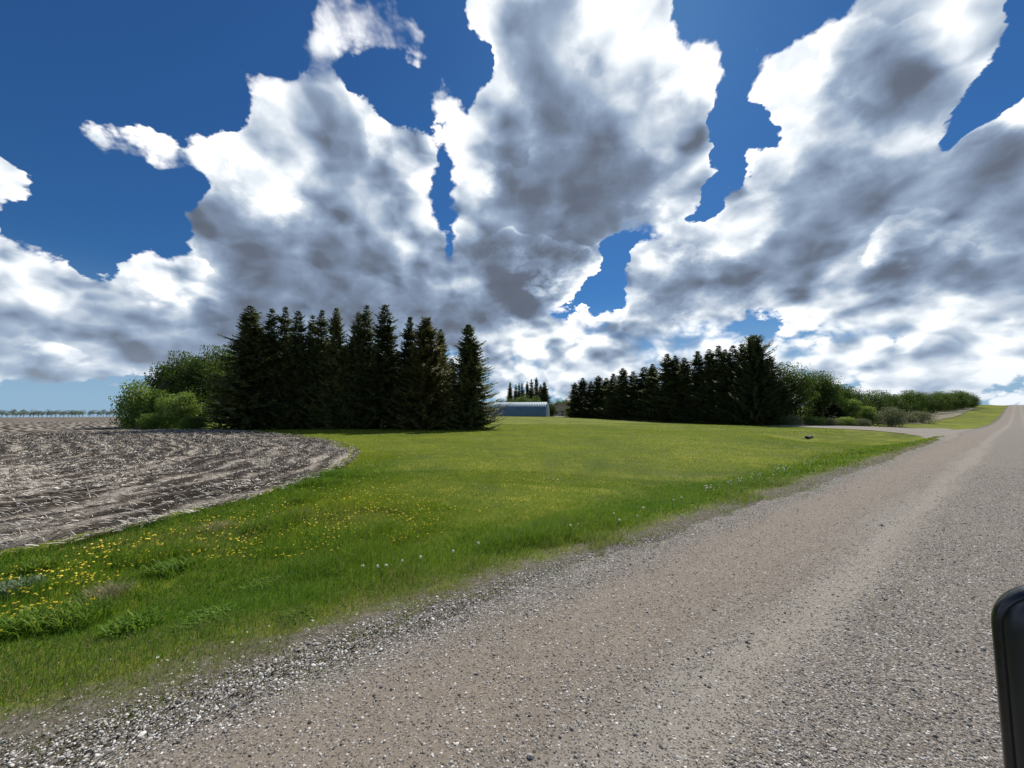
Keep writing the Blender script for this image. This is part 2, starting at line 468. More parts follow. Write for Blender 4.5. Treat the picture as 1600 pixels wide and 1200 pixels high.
def simple(name, col, rough=.7, metal=0.0, var=.0, scale=3.0, spec=.5):
    m, b, p, o = new_mat(name)
    p.inputs['Roughness'].default_value = rough; p.inputs['Metallic'].default_value = metal
    p.inputs['Specular IOR Level'].default_value = spec
    if var:
        tc = b.n('ShaderNodeTexCoord').outputs['Object']
        f = b.noise(tc, scale, 5, .6)
        c1 = tuple(c * (1 - var) for c in col) + (1,); c2 = tuple(min(1, c * (1 + var)) for c in col) + (1,)
        b.l(b.mixc(b.mr(f, .3, .7), c1, c2), p.inputs['Base Color'])
    else: p.inputs['Base Color'].default_value = (*col, 1)
    return m

def leaf_mat(name, c1, c2, trans=.35, rough=.6, c3=None, obj_var=.25):
    """two-tone foliage: colour from a random value per leaf and per tree, light passes through"""
    m, b, p, o = new_mat(name)
    at_ = b.n('ShaderNodeAttribute', attribute_name='tint').outputs['Fac']
    oi = b.n('ShaderNodeObjectInfo').outputs['Random']
    col = b.mixc(at_, (*c1, 1), (*c2, 1))
    if c3 is not None: col = b.mixc(b.mr(at_, .90, .97), col, (*c3, 1))
    hs = b.n('ShaderNodeHueSaturation')
    b.l(b.mr(oi, 0, 1, 1 - obj_var, 1 + obj_var), hs.inputs['Value'])
    b.l(b.mr(oi, 0, 1, .515, .488), hs.inputs['Hue'])
    b.l(col, hs.inputs['Color']); col = hs.outputs[0]
    b.l(col, p.inputs['Base Color']); p.inputs['Roughness'].default_value = rough
    p.inputs['Specular IOR Level'].default_value = .25
    tr = b.n('ShaderNodeBsdfTranslucent'); b.l(b.mixc(.5, col, (.16, .26, .02, 1)) if trans > .3 else col, tr.inputs[0])
    mx = b.n('ShaderNodeMixShader'); mx.inputs[0].default_value = trans
    b.l(p.outputs[0], mx.inputs[1]); b.l(tr.outputs[0], mx.inputs[2]); b.l(mx.outputs[0], o.inputs[0])
    return m

M = {}
M['needle'] = leaf_mat('spruce_needles', (.052, .072, .026), (.21, .235, .075), trans=.30)
M['needle_warm'] = leaf_mat('spruce_needles_olive', (.075, .080, .026), (.22, .205, .060), trans=.3)
M['bark'] = simple('bark', (.085, .068, .052), .9, var=.4, scale=9)
M['bark_pale'] = simple('pale_bark', (.20, .19, .16), .9, var=.4, scale=9)
M['leaf'] = leaf_mat('poplar_leaves', (.045, .080, .018), (.115, .165, .038), trans=.38)
M['leaf_dark'] = leaf_mat('dark_leaves', (.032, .060, .016), (.085, .125, .032), trans=.35)
M['leaf_bright'] = leaf_mat('young_leaves', (.14, .215, .045), (.36, .47, .12), trans=.45)
M['leaf_grey'] = leaf_mat('willow_leaves', (.12, .14, .065), (.25, .27, .14), trans=.3)
M['leaf_far_haze'] = leaf_mat('distant_haze_leaves', (.17, .20, .15), (.27, .30, .22), trans=.3)  # pale grey-green: distance haze put into the leaf colour, no air volume
M['blade'] = leaf_mat('grass_blades', (.050, .165, .018), (.33, .38, .022), trans=.54, c3=(.30, .26, .13), obj_var=0)
M['petal'] = leaf_mat('dandelion_petals', (.78, .64, .03), (.86, .76, .10), trans=.2, obj_var=.08)
M['puff'] = leaf_mat('seed_head', (.90, .87, .76), (.92, .90, .80), trans=.29, obj_var=.03)
M['stem'] = simple('flower_stem', (.10, .15, .05), .7)

def ground_mat():
    m, b, p, o = new_mat('lawn_ground')
    P = b.n('ShaderNodeNewGeometry').outputs['Position']
    n1 = b.noise(P, .12, 4, .6); n2 = b.noise(P, .9, 5, .65); n3 = b.noise(P, 14.0, 5, .7); n4 = b.noise(P, .035, 3, .5)
    g = b.mixc(b.mr(n1, .38, .62), (.080, .115, .012, 1), (.175, .205, .018, 1))
    g = b.mixc(b.m('MULTIPLY', b.mr(n2, .50, .66), .6), g, (.26, .255, .030, 1))
    g = b.mixc(b.m('MULTIPLY', b.mr(n2, .46, .30), .55), g, (.085, .085, .035, 1))
    g = b.mixc(b.m('MULTIPLY', b.mr(n3, .45, .72), .5), g, (.045, .070, .012, 1))
    th = b.m('MULTIPLY', b.mr(b.noise(P, .22, 4, .7), .56, .68), .45)
    g = b.mixc(th, g, (.16, .145, .085, 1))
    # bare dirt with pebbles next to the gravel
    lat = b.n('ShaderNodeAttribute', attribute_name='lat').outputs['Fac']
    n5 = b.noise(P, 2.2, 5, .7)
    lw = b.m('ADD', lat, b.m('MULTIPLY', b.m('SUBTRACT', n5, .5), 1.6))
    e = b.mr(lw, 4.3, 3.8)
    g = b.mixc(e, g, b.mixc(b.mr(n3, .4, .65), (.085, .075, .055, 1), (.20, .185, .16, 1)))
    b.l(g, p.inputs['Base Color']); p.inputs['Roughness'].default_value = .95; p.inputs['Specular IOR Level'].default_value = .1
    bp = b.n('ShaderNodeBump'); bp.inputs['Strength'].default_value = .6; bp.inputs['Distance'].default_value = .05
    b.l(b.m('ADD', n3, b.m('MULTIPLY', n2, .8)), bp.inputs['Height']); b.l(bp.outputs[0], p.inputs['Normal'])
    return m

def road_mat():
    m, b, p, o = new_mat('gravel')
    P = b.n('ShaderNodeNewGeometry').outputs['Position']
    lat = b.n('ShaderNodeAttribute', attribute_name='lat').outputs['Fac']
    lo = b.n('ShaderNodeAttribute', attribute_name='lon').outputs['Fac']
    cv = b.n('ShaderNodeCombineXYZ'); b.l(b.m('MULTIPLY', lo, .12), cv.inputs[0]); b.l(lat, cv.inputs[1])
    nw = b.noise(cv.outputs[0], 2.0, 4, .6)
    L = b.m('ADD', lat, b.m('MULTIPLY', b.m('SUBTRACT', nw, .5), .9))
    def band(a, c, w=.22):
        return b.m('MULTIPLY', b.mr(L, a - w, a + w, smooth=True), b.mr(L, c - w, c + w, 1.0, 0.0, smooth=True))
    brown = band(1.85, 3.0, .3); pale = band(1.1, 1.62); pale2 = band(-.9, -.3); shoulder = b.mr(L, 2.95, 3.35)
    n1 = b.noise(P, 1.3, 5, .65); n2 = b.noise(P, 9.0, 5, .7); n3 = b.noise(P, 60.0, 3, .7)
    base = b.mixc(n1, (.150, .128, .106, 1), (.215, .185, .152, 1))
    strk = b.noise(cv.outputs[0], 7.0, 4, .65)
    base = b.mixc(b.m('MULTIPLY', b.mr(strk, .42, .62), .65), base, (.245, .222, .192, 1))
    base = b.mixc(b.m('MULTIPLY', brown, b.mr(n1, .30, .60, .35, .85)), base, (.218, .184, .148, 1))
    base = b.mixc(b.m('MULTIPLY', b.m('MAXIMUM', pale, pale2), .7), base, (.29, .270, .238, 1))
    mid = b.m('MULTIPLY', band(1.5, 2.5), .70)
    fine = b.m('MAXIMUM', b.m('MAXIMUM', mid, b.m('MULTIPLY', brown, .75)), b.m('MULTIPLY', b.m('MAXIMUM', pale, pale2), .75))
    coarse = b.m('SUBTRACT', 1.0, fine)
    v1 = b.n('ShaderNodeTexVoronoi'); b.l(P, v1.inputs['Vector']); v1.inputs['Scale'].default_value = 48
    v2 = b.n('ShaderNodeTexVoronoi'); b.l(P, v2.inputs['Vector']); v2.inputs['Scale'].default_value = 110
    s1 = b.n('ShaderNodeSeparateColor'); b.l(v1.outputs['Color'], s1.inputs[0])
    s2 = b.n('ShaderNodeSeparateColor'); b.l(v2.outputs['Color'], s2.inputs[0])
    is1 = b.m('GREATER_THAN', s1.outputs[1], b.m('SUBTRACT', .93, b.m('MULTIPLY', coarse, .50)))
    c1 = b.ramp(s1.outputs[0], [(0, (.075, .070, .065, 1)), (.5, (.19, .175, .155, 1)), (.8, (.36, .34, .32, 1)), (1, (.66, .64, .62, 1))])
    is2 = b.m('GREATER_THAN', s2.outputs[1], b.m('SUBTRACT', .85, b.m('MULTIPLY', coarse, .40)))
    c2 = b.ramp(s2.outputs[0], [(0, (.070, .064, .058, 1)), (.6, (.17, .155, .135, 1)), (1, (.46, .44, .42, 1))])
    col = b.mixc(b.m('MULTIPLY', b.m('SUBTRACT', n2, .5, clamp=True), .9), base, (.07, .06, .05, 1))
    col = b.mixc(b.m('MULTIPLY', is2, .9), col, c2)
    rd = b.mr(v1.outputs['Distance'], .35, .55, 1.0, 0.0)
    col = b.mixc(b.m('MULTIPLY', is1, rd), col, c1)
    col = b.mixc(b.m('MULTIPLY', shoulder, b.mr(n1, .45, .6, 0, .35)), col, (.07, .08, .035, 1))
    b.l(col, p.inputs['Base Color']); p.inputs['Roughness'].default_value = .9; p.inputs['Specular IOR Level'].default_value = .2
    hgt = b.m('MULTIPLY_ADD', b.m('MULTIPLY', is1, b.mr(v1.outputs['Distance'], 0, .6, 1, 0)), .9, b.m('MULTIPLY', n3, .5))
    hgt = b.m('MULTIPLY_ADD', b.m('MULTIPLY', is2, b.mr(v2.outputs['Distance'], 0, .6, 1, 0)), .4, hgt)
    hgt = b.m('MULTIPLY_ADD', n2, .8, hgt)
    bp = b.n('ShaderNodeBump'); bp.inputs['Strength'].default_value = .9; bp.inputs['Distance'].default_value = .012
    b.l(hgt, bp.inputs['Height']); b.l(bp.outputs[0], p.inputs['Normal'])
    return m

def drive_mat():
    m, b, p, o = new_mat('drive_gravel')
    P = b.n('ShaderNodeNewGeometry').outputs['Position']
    n = b.noise(P, .8, 6, .7); n2 = b.noise(P, 20, 4, .7)
    c = b.mixc(b.mr(n, .3, .7), (.145, .130, .112, 1), (.22, .20, .172, 1))
    c = b.mixc(b.mr(n2, .5, .7, 0, .5), c, (.4, .38, .35, 1))
    b.l(c, p.inputs['Base Color']); p.inputs['Roughness'].default_value = .95
    return m

def field_mat():
    m, b, p, o = new_mat('stubble_soil')
    P = b.n('ShaderNodeNewGeometry').outputs['Position']
    sd = b.n('ShaderNodeAttribute', attribute_name='row').outputs['Fac']
    nw = b.noise(P, .35, 4, .6)
    r = b.m('ADD', sd, b.m('MULTIPLY_ADD', b.noise(P, .045, 3, .6), 9.0, b.m('MULTIPLY', nw, 1.4)))
    st = b.m('SINE', b.m('MULTIPLY', r, 2 * math.pi / .95))
    st2 = b.m('SINE', b.m('MULTIPLY', r, 2 * math.pi / 3.8))
    n1 = b.noise(P, 2.5, 6, .75); n2 = b.noise(P, .15, 4, .6); n3 = b.noise(P, 22, 4, .75)
    f = b.m('MULTIPLY_ADD', st, .24, b.m('MULTIPLY_ADD', n1, .7, .15))
    f = b.m('MULTIPLY_ADD', st2, .07, f)
    f = b.m('MULTIPLY_ADD', b.m('SUBTRACT', n2, .5), .75, f)
    f = b.m('MULTIPLY_ADD', b.m('SUBTRACT', n3, .5), .65, f)
    c = b.ramp(f, [(.22, (.032, .027, .023, 1)), (.44, (.078, .066, .055, 1)), (.58, (.175, .153, .130, 1)), (.78, (.36, .33, .285, 1))])
    b.l(c, p.inputs['Base Color']); p.inputs['Roughness'].default_value = .95; p.inputs['Specular IOR Level'].default_value = .1
    bp = b.n('ShaderNodeBump'); bp.inputs['Strength'].default_value = .9; bp.inputs['Distance'].default_value = .07
    b.l(b.m('MULTIPLY_ADD', n3, .5, n1), bp.inputs['Height']); b.l(bp.outputs[0], p.inputs['Normal'])
    return m

def island_mat(name, stops, rough=.85):
    m, b, p, o = new_mat(name)
    a = b.n('ShaderNodeAttribute', attribute_name='tint').outputs['Fac']
    b.l(b.ramp(a, stops), p.inputs['Base Color']); p.inputs['Roughness'].default_value = rough
    p.inputs['Specular IOR Level'].default_value = .3
    return m
M['ground'] = ground_mat(); M['road'] = road_mat(); M['drive'] = drive_mat(); M['field'] = field_mat()
M['stone'] = island_mat('stones', [(0, (.115, .100, .085, 1)), (.40, (.19, .175, .155, 1)), (.75, (.34, .325, .30, 1)), (1, (.70, .68, .65, 1))])
M['straw'] = island_mat('straw', [(0, (.11, .092, .07, 1)), (.4, (.30, .27, .23, 1)), (1, (.80, .77, .71, 1))])

# ------------------------------------------------------------------ ground sheets
def polar_grid(a0, a1, na, r0, r1, nr):
    A = np.radians(np.linspace(a0, a1, na)); R = r0 * (r1 / r0) ** np.linspace(0, 1, nr)
    RR, AA = np.meshgrid(R, A, indexing='ij')
    return RR * np.sin(AA), RR * np.cos(AA)
def grid_faces(nr, na, wrap=False):
    i = np.arange(nr - 1)[:, None]; j = np.arange(na if wrap else na - 1)[None, :]
    j2 = (j + 1) % na
    return np.stack([i * na + j, i * na + j2, (i + 1) * na + j2, (i + 1) * na + j], -1).reshape(-1, 4)[:, ::-1]

NA = 1081
X, Y = polar_grid(-180, 180, NA, .4, 7000, 230)
X = X[:, :-1]; Y = Y[:, :-1]
s_, l_ = to_sl(X, Y)
Z = terrain(X, Y) - .07 * (sstep(EDGE_R, EDGE_R + .5, l_) * (1 - sstep(EDGE_L - .35, EDGE_L + .1, l_)))
V = np.stack([X, Y, Z], -1).reshape(-1, 3)
Fg = grid_faces(X.shape[0], X.shape[1], True)
c = len(V); V = np.vstack([V, [[0, 0, -.07]]])
fan = np.stack([np.full(X.shape[1], c), (np.arange(X.shape[1]) + 1) % X.shape[1], np.arange(X.shape[1])], -1)
mobj('ground', V, [Fg, fan], M['ground'], smooth=True, attrs={'lat': np.append(l_.ravel(), 0)}, kind='structure')

# the gravel road
def axis_s():
    v = [0.0]
    while v[-1] < 1500: v.append(v[-1] + max(.05, .012 * v[-1]))
    w = [0.0]
    while w[-1] < 120: w.append(w[-1] + max(.08, .03 * w[-1]))
    return np.array([-x for x in w[:0:-1]] + v)
S = axis_s(); LL = np.linspace(0, 1, 170)
SS, TT = np.meshgrid(S, LL, indexing='ij')
wob = (fbm(SS * .35, SS * 0 + 3.3, 4) - .5) * .75 + (fbm(SS * 2.6, SS * 0 + 9.1, 3) - .5) * .35
mouth = 3.2 * np.exp(-((SS - 47.0) / 3.6) ** 2) * 0
left_e = EDGE_L + wob; right_e = EDGE_R + (fbm(SS * .35, SS * 0 + 33.3, 4) - .5) * .7
Lr = right_e + (left_e - right_e) * TT
Xr, Yr = from_sl(SS, Lr)
near = 1 - sstep(25, 60, np.abs(SS))
rut = -.018 * np.exp(-((Lr - 1.4) / .35) ** 2) - .014 * np.exp(-((Lr - 2.7) / .35) ** 2) - .016 * np.exp(-((Lr + .5) / .35) ** 2)
Zr = terrain(Xr, Yr) + .012 + .004 * np.sqrt(np.maximum(np.hypot(Xr, Yr) - 30, 0)) + rut * near + near * .018 * (fbm(Xr * 2.2, Yr * 2.2, 4) - .5) \
     - .055 * (sstep(.035, 0, TT) + sstep(.965, 1, TT)) * near
mobj('gravel_road', np.stack([Xr, Yr, Zr], -1).reshape(-1, 3), [grid_faces(len(S), len(LL))[:, ::-1]], M['road'], smooth=True,
     attrs={'lat': Lr.ravel(), 'lon': SS.ravel()}, kind='structure')

# the driveway branching off behind the lawn
def ribbon(pts, widths, n, m, lift):
    pts = np.array(pts, float); d = np.r_[0, np.cumsum(np.hypot(*np.diff(pts, axis=0).T))]
    u = np.linspace(0, d[-1], n)
    cx = np.interp(u, d, pts[:, 0]); cy = np.interp(u, d, pts[:, 1]); w = np.interp(u, d, widths)
    k = 9; ker = np.ones(k) / k
    cx = np.convolve(np.pad(cx, k // 2, mode='edge'), ker, 'valid'); cy = np.convolve(np.pad(cy, k // 2, mode='edge'), ker, 'valid')
    tx, ty = np.gradient(cx), np.gradient(cy); q = np.hypot(tx, ty); nx, ny = -ty / q, tx / q
    t = np.linspace(-.5, .5, m)[None, :]
    jag = (fbm(u[:, None] * .8 + 0 * t, 4.0 + np.sign(t) * 3, 3) - .5) * .8 * np.abs(t) * 2
    Xd = cx[:, None] + nx[:, None] * (t * w[:, None] + jag * np.sign(t)); Yd = cy[:, None] + ny[:, None] * (t * w[:, None] + jag * np.sign(t))
    Zd = terrain(Xd, Yd) + lift + .05 * (1 - (2 * t) ** 4) * sstep(0, 10, u)[:, None]
    return Xd, Yd, Zd
NEAR_E = [(1466,687),(1440,682),(1410,677.5),(1370,673.8),(1330,671.2),(1290,669.4),(1200,665.6),(1100,661.6)]
FAR_E = [(1512,669.5),(1480,669.6),(1450,669.3),(1420,668.8),(1385,668.0),(1345,666.9),(1240,663.9),(1140,660.6)]
n_xy = np.array([from_sl(39.5, 3.1)] + [hit(*p) for p in NEAR_E]); f_xy = np.array([from_sl(79, 3.1)] + [hit(*p) for p in FAR_E])
f_xy[1] = from_sl(74.5, 4.6)
for px, dd in ((1000, 96), (900, 132), (868, 158), (862, 185)):
    cx, cy = at(px, dd); n_xy = np.vstack([n_xy, [cx - 2.0, cy - .6]]); f_xy = np.vstack([f_xy, [cx + 2.0, cy + .6]])
def resamp(P, n):
    u = np.linspace(0, len(P) - 1, n); k = 15; ker = np.ones(k) / k
    Q = np.stack([np.interp(u, np.arange(len(P)), P[:, i]) for i in (0, 1)], -1)
    return np.stack([np.convolve(np.pad(Q[:, i], k // 2, mode='reflect', reflect_type='odd'), ker, 'valid') for i in (0, 1)], -1)
ND = 420
n_xy, f_xy = resamp(n_xy, ND), resamp(f_xy, ND)
jn = (fbm(np.arange(ND) * .11, 0 * np.arange(ND) + 2.2, 3) - .5)[:, None] * .5
tt_ = np.linspace(0, 1, 21)[None, :]
dv = f_xy - n_xy; dv = dv / np.hypot(dv[:, :1], dv[:, 1:])
n_xy = n_xy + dv * jn; f_xy = f_xy + dv * jn[::-1]
Xd = n_xy[:, :1] * (1 - tt_) + f_xy[:, :1] * tt_; Yd = n_xy[:, 1:] * (1 - tt_) + f_xy[:, 1:] * tt_
Zd = terrain(Xd, Yd) + .028 + (.13 * (1 - (2 * tt_ - 1) ** 6)) * sstep(110, 230, np.arange(ND))[:, None]
mobj('driveway', np.stack([Xd, Yd, Zd], -1).reshape(-1, 3), [grid_faces(ND, 21)[:, ::-1]], M['drive'], smooth=True, kind='structure')
DRC = np.stack([Xd[:, 10], Yd[:, 10]], -1); DRW = np.hypot(f_xy[:, 0] - n_xy[:, 0], f_xy[:, 1] - n_xy[:, 1]) / 2

# stubble field, bounded by the grass verge
FB_PIX = [(0,868),(100,849),(200,825),(300,801),(400,776),(480,752),(530,730),(556,712),(548,700),(505,688),(440,679),(380,674.5),(330,672.5),(290,671.5),(240,669),(205,664),(188,658)]
FB = [from_sl(-140, 9.0), from_sl(-40, 8.9), from_sl(-12, 8.6)] + [hit(*p) for p in FB_PIX]
FB += [(-76, 84), (-95, 130), (-60, 330), (60, 900), (-1500, 1500), (-2500, -400)]
FBa = np.array(FB)
def poly_sd(X, Y, poly, nseg=None):
    """signed distance to the outline, positive inside"""
    shp = X.shape; P = np.stack([X.ravel(), Y.ravel()], -1); best = np.full(len(P), 1e18)
    n = len(poly); segs = range(n if nseg is None else nseg)
    for i in segs:
        a = poly[i]; b_ = poly[(i + 1) % n]; d = b_ - a; L2 = d @ d
        t = np.clip(((P - a) @ d) / L2, 0, 1); q = P - (a + t[:, None] * d)
        best = np.minimum(best, (q ** 2).sum(1))
    ins = in_poly(P[:, 0], P[:, 1], [tuple(p) for p in poly])
    return (np.sqrt(best) * np.where(ins, 1, -1)).reshape(shp)
def smooth_closed(poly, k):
    for _ in range(k):
        q = []
        for i in range(len(poly)):
            a, b_ = poly[i], poly[(i + 1) % len(poly)]
            q += [a * .75 + b_ * .25, a * .25 + b_ * .75]
        poly = np.array(q)
    return poly
FBs = smooth_closed(FBa, 2)
NAf, NRf = 520, 470
X, Y = polar_grid(-118, 4, NAf, 4.5, 900, NRf)
sd = poly_sd(X, Y, FBs)
edge = sd + (fbm(X * 1.6, Y * 1.6, 4) - .5) * .55
lod = 1 - sstep(30, 90, np.hypot(X, Y))
furrow = .050 * np.sin(2 * math.pi * (sd + .9 * fbm(X * .35, Y * .35, 3)) / .95) + .06 * (fbm(X * 3, Y * 3, 4) - .5)
Z = terrain(X, Y) + .02 + .01 * np.sqrt(np.hypot(X, Y)) * .6 + furrow * lod + .02 * lod
Z -= .10 * sstep(.35, 0, edge)
idx = grid_faces(NRf, NAf)[:, ::-1]
keep = (edge.ravel()[idx] > 0).all(1)
idx = idx[keep]; used = np.unique(idx); remap = np.full(X.size, -1); remap[used] = np.arange(len(used))
mobj('stubble_field', np.stack([X, Y, Z], -1).reshape(-1, 3)[used], [remap[idx][:, ::-1]], M['field'], smooth=True,
     attrs={'row': sd.ravel()[used]}, kind='structure')

# tan dry patch beyond the right verge
m_dry = simple('dry_grass', (.17, .15, .095), .95, var=.35, scale=.4)
Sg, Lg = np.meshgrid(np.linspace(118, 300, 90), np.linspace(13, 34, 14), indexing='ij')
Lg = Lg + (fbm(Sg * .1, Lg * 0 + 2, 3) - .5) * 3
Xg, Yg = from_sl(Sg, Lg)
mobj('dry_grass_patch', np.stack([Xg, Yg, terrain(Xg, Yg) + .10 + 0 * Xg], -1).reshape(-1, 3), [grid_faces(90, 14)[:, ::-1]], m_dry, smooth=True, kind='structure')

# ------------------------------------------------------------------ where grass can grow
def drive_dist(X, Y):
    d = np.full(X.shape, 1e9)
    for i in range(0, len(DRC), 3):
        d = np.minimum(d, np.hypot(X - DRC[i, 0], Y - DRC[i, 1]) - min(DRW[i], 3.5 + max(0, 30 - i) * .2))
    return d

# ------------------------------------------------------------------ gravel stones
def blobs(pos, size, tint, kind):
    """many small irregular stones in one mesh"""
    n = len(pos)
    if kind == 'ico':
        t = (1 + 5 ** .5) / 2
        B = np.array([(-1,t,0),(1,t,0),(-1,-t,0),(1,-t,0),(0,-1,t),(0,1,t),(0,-1,-t),(0,1,-t),(t,0,-1),(t,0,1),(-t,0,-1),(-t,0,1)]) / math.hypot(1, t)
        Fb = np.array([(0,11,5),(0,5,1),(0,1,7),(0,7,10),(0,10,11),(1,5,9),(5,11,4),(11,10,2),(10,7,6),(7,1,8),(3,9,4),(3,4,2),(3,2,6),(3,6,8),(3,8,9),(4,9,5),(2,4,11),(6,2,10),(8,6,7),(9,8,1)])
    else:
        B = np.array([(1,0,0),(0,1,0),(-1,0,0),(0,-1,0),(0,0,1)], float); Fb = np.array([(0,1,4),(1,2,4),(2,3,4),(3,0,4)])
    k = len(B)
    jit = 1 + RNG.uniform(-.25, .25, (n, k, 1))
    sc = size[:, None, None] * np.stack([RNG.uniform(.8, 1.3, n), RNG.uniform(.65, 1.0, n), RNG.uniform(.4, .75, n)], -1)[:, None, :]
    W = B[None] * jit * sc
    a = RNG.uniform(0, 2 * math.pi, n); ca, sa = np.cos(a)[:, None], np.sin(a)[:, None]
    tl = RNG.uniform(-.35, .35, n)[:, None]
    x = W[..., 0] * ca - W[..., 1] * sa; y = W[..., 0] * sa + W[..., 1] * ca; z = W[..., 2] + tl * W[..., 0]
    W = np.stack([x, y, z], -1) + pos[:, None, :]
    F = (Fb[None] + (np.arange(n) * k)[:, None, None]).reshape(-1, 3)
    return W.reshape(-1, 3), F, np.repeat(tint, k)

def road_z(X, Y):
    s, l = to_sl(X, Y)
    rut = -.018 * np.exp(-((l - 1.4) / .35) ** 2) - .014 * np.exp(-((l - 2.7) / .35) ** 2) - .016 * np.exp(-((l + .5) / .35) ** 2)
    nr = 1 - sstep(25, 60, np.abs(s))
    on = (l < EDGE_L - .1)
    return terrain(X, Y) + np.where(on, .012 + rut * nr + nr * .018 * (fbm(X * 2.2, Y * 2.2, 4) - .5), 0)

def scatter_polar(n, a0, a1, r0, r1, power):
    """density falls off as r^-power"""
    a = np.radians(RNG.uniform(a0, a1, n)); u = RNG.random(n); e = 2 - power
    r = (r0 ** e + u * (r1 ** e - r0 ** e)) ** (1 / e) if abs(e) > 1e-6 else r0 * (r1 / r0) ** u
    return r * np.sin(a), r * np.cos(a), r

def stones():
    X, Y, r = scatter_polar(680000, -75, 70, 1.7, 22, 1.35)
    s, l = to_sl(X, Y)
    L = l + (fbm(s * .25, l * 2, 3) - .5) * .8
    g = lambda a, c, w=.2: sstep(a - w, a + w, L) * (1 - sstep(c - w, c + w, L))
    d = .60 - .50 * g(1.1, 1.62) - .46 * g(1.7, 3.0) - .4 * g(-.9, -.3) + .22 * g(3.0, 3.65, .2)
    d = d * (1 - .75 * sstep(3.55, 3.9, L)) * (1 - sstep(4.0, 4.5, L)) + .03 * (L > 3.9) * (L < 4.9)
    d *= .55 + .9 * fbm(X * 1.7, Y * 1.7, 3)
    k = (RNG.random(len(X)) < d) & (l > EDGE_R)
    X, Y, r, l = X[k], Y[k], r[k], l[k]
    n = len(X)
    size = np.exp(RNG.normal(math.log(.0046), .42, n)) * (1 + .02 * (l > 2.95)) * (1 + .02 * r)
    size = np.minimum(size, .026)
    big = RNG.random(n) < .004; size[big] *= 2.0
    tint = np.clip(RNG.beta(1.2, 1.2, n) * .85 + .15 + .30 * (l > 2.9) * RNG.random(n), 0, 1)
    pos = np.stack([X, Y, road_z(X, Y) + size * .18], -1)
    nearm = r < 5.5
    V1, F1, t1 = blobs(pos[nearm], size[nearm], tint[nearm], 'ico')
    V2, F2, t2 = blobs(pos[~nearm], size[~nearm] * 1.15, tint[~nearm], 'oct')
    mobj('gravel_stones', np.vstack([V1, V2]), [np.vstack([F1, F2 + len(V1)])], M['stone'], attrs={'tint': np.r_[t1, t2]},
         kind='stuff', label='loose grey and white gravel stones scattered over the road and its shoulder', category='gravel')
    print('stones', n)
stones()

# ------------------------------------------------------------------ stubble straw
def straws():
    X, Y, r = scatter_polar(480000, -85, -8, 5, 60, 1.45)
    sd = poly_sd(X, Y, FBs)
    k = (sd > -.25) & (RNG.random(len(X)) < (.30 + 1.0 * sstep(.40, .62, fbm(X * .6, Y * .6, 3))) * (.22 + .78 * (np.sin(2 * math.pi * (sd + .9 * fbm(X * .35, Y * .35, 3)) / .95) > .1)))
    X, Y, r, sd = X[k], Y[k], r[k], sd[k]; n = len(X)
    e = .3
    gx = (poly_sd(X + e, Y, FBs) - sd); gy = (poly_sd(X, Y + e, FBs) - sd)
    ang = np.arctan2(gx, -gy) + RNG.normal(0, .50, n)
    L = RNG.uniform(.04, .20, n) * (1 + .012 * r); w = np.maximum(.0035, r * .00050) * RNG.uniform(.7, 1.4, n)
    tilt = np.abs(RNG.normal(0, .25, n)); up = RNG.random(n) < .12; tilt[up] = RNG.uniform(.6, 1.4, up.sum()); L[up] *= .7
    z = terrain(X, Y) + .055 + RNG.uniform(-.01, .03, n)
    dx, dy, dz = np.cos(ang) * np.cos(tilt) * L, np.sin(ang) * np.cos(tilt) * L, np.sin(tilt) * L
    nx, ny = -np.sin(ang) * w, np.cos(ang) * w
    bend = RNG.normal(0, .12, n) * L
    P0 = np.stack([X, Y, z], -1); P2 = P0 + np.stack([dx, dy, dz], -1); P1 = (P0 + P2) / 2 + np.stack([-np.sin(ang) * bend, np.cos(ang) * bend, np.abs(bend)], -1)
    N = np.stack([nx, ny, w * RNG.normal(0, .5, n)], -1)
    W = np.stack([P0 - N, P0 + N, P1 - N, P1 + N, P2 - N * .6, P2 + N * .6], 1)
    b_ = (np.arange(n) * 6)[:, None]
    F = np.vstack([b_ + np.array([[0, 1, 3, 2]]), b_ + np.array([[2, 3, 5, 4]])])
    mobj('stubble_straw', W.reshape(-1, 3), [F], M['straw'], attrs={'tint': np.repeat(RNG.beta(1.6, 1.4, n), 6)},
         kind='stuff', label='pale broken straw littering the dark stubble field', category='straw')
    print('straw', n)
straws()

# ------------------------------------------------------------------ grass
def blades(X, Y, H, W, lean, tint, zoff=0.0):
    n = len(X); a = RNG.uniform(0, 2 * math.pi, n)
    la = np.where(RNG.random(n) < .5, RNG.uniform(0, 2 * math.pi, n), RNG.normal(.4, .6, n))
    z0 = terrain(X, Y) - .012 + zoff
    P0 = np.stack([X, Y, z0], -1)
    ld = np.stack([np.cos(la), np.sin(la)], -1) * (lean * H)[:, None]
    P1 = P0 + np.stack([ld[:, 0] * .25, ld[:, 1] * .25, H * .55], -1)
    P2 = P0 + np.stack([ld[:, 0], ld[:, 1], H * (1 - .25 * lean)], -1)
    N = np.stack([np.cos(a) * W, np.sin(a) * W, 0 * W], -1) * .5
    Q = np.stack([P0 - N, P0 + N, P1 - N * .8, P1 + N * .8, P2], 1)
    b_ = (np.arange(n) * 5)[:, None]
    return Q.reshape(-1, 3), b_ + np.array([[0, 1, 3, 2]]), b_ + np.array([[2, 3, 4]]), np.repeat(tint, 5)

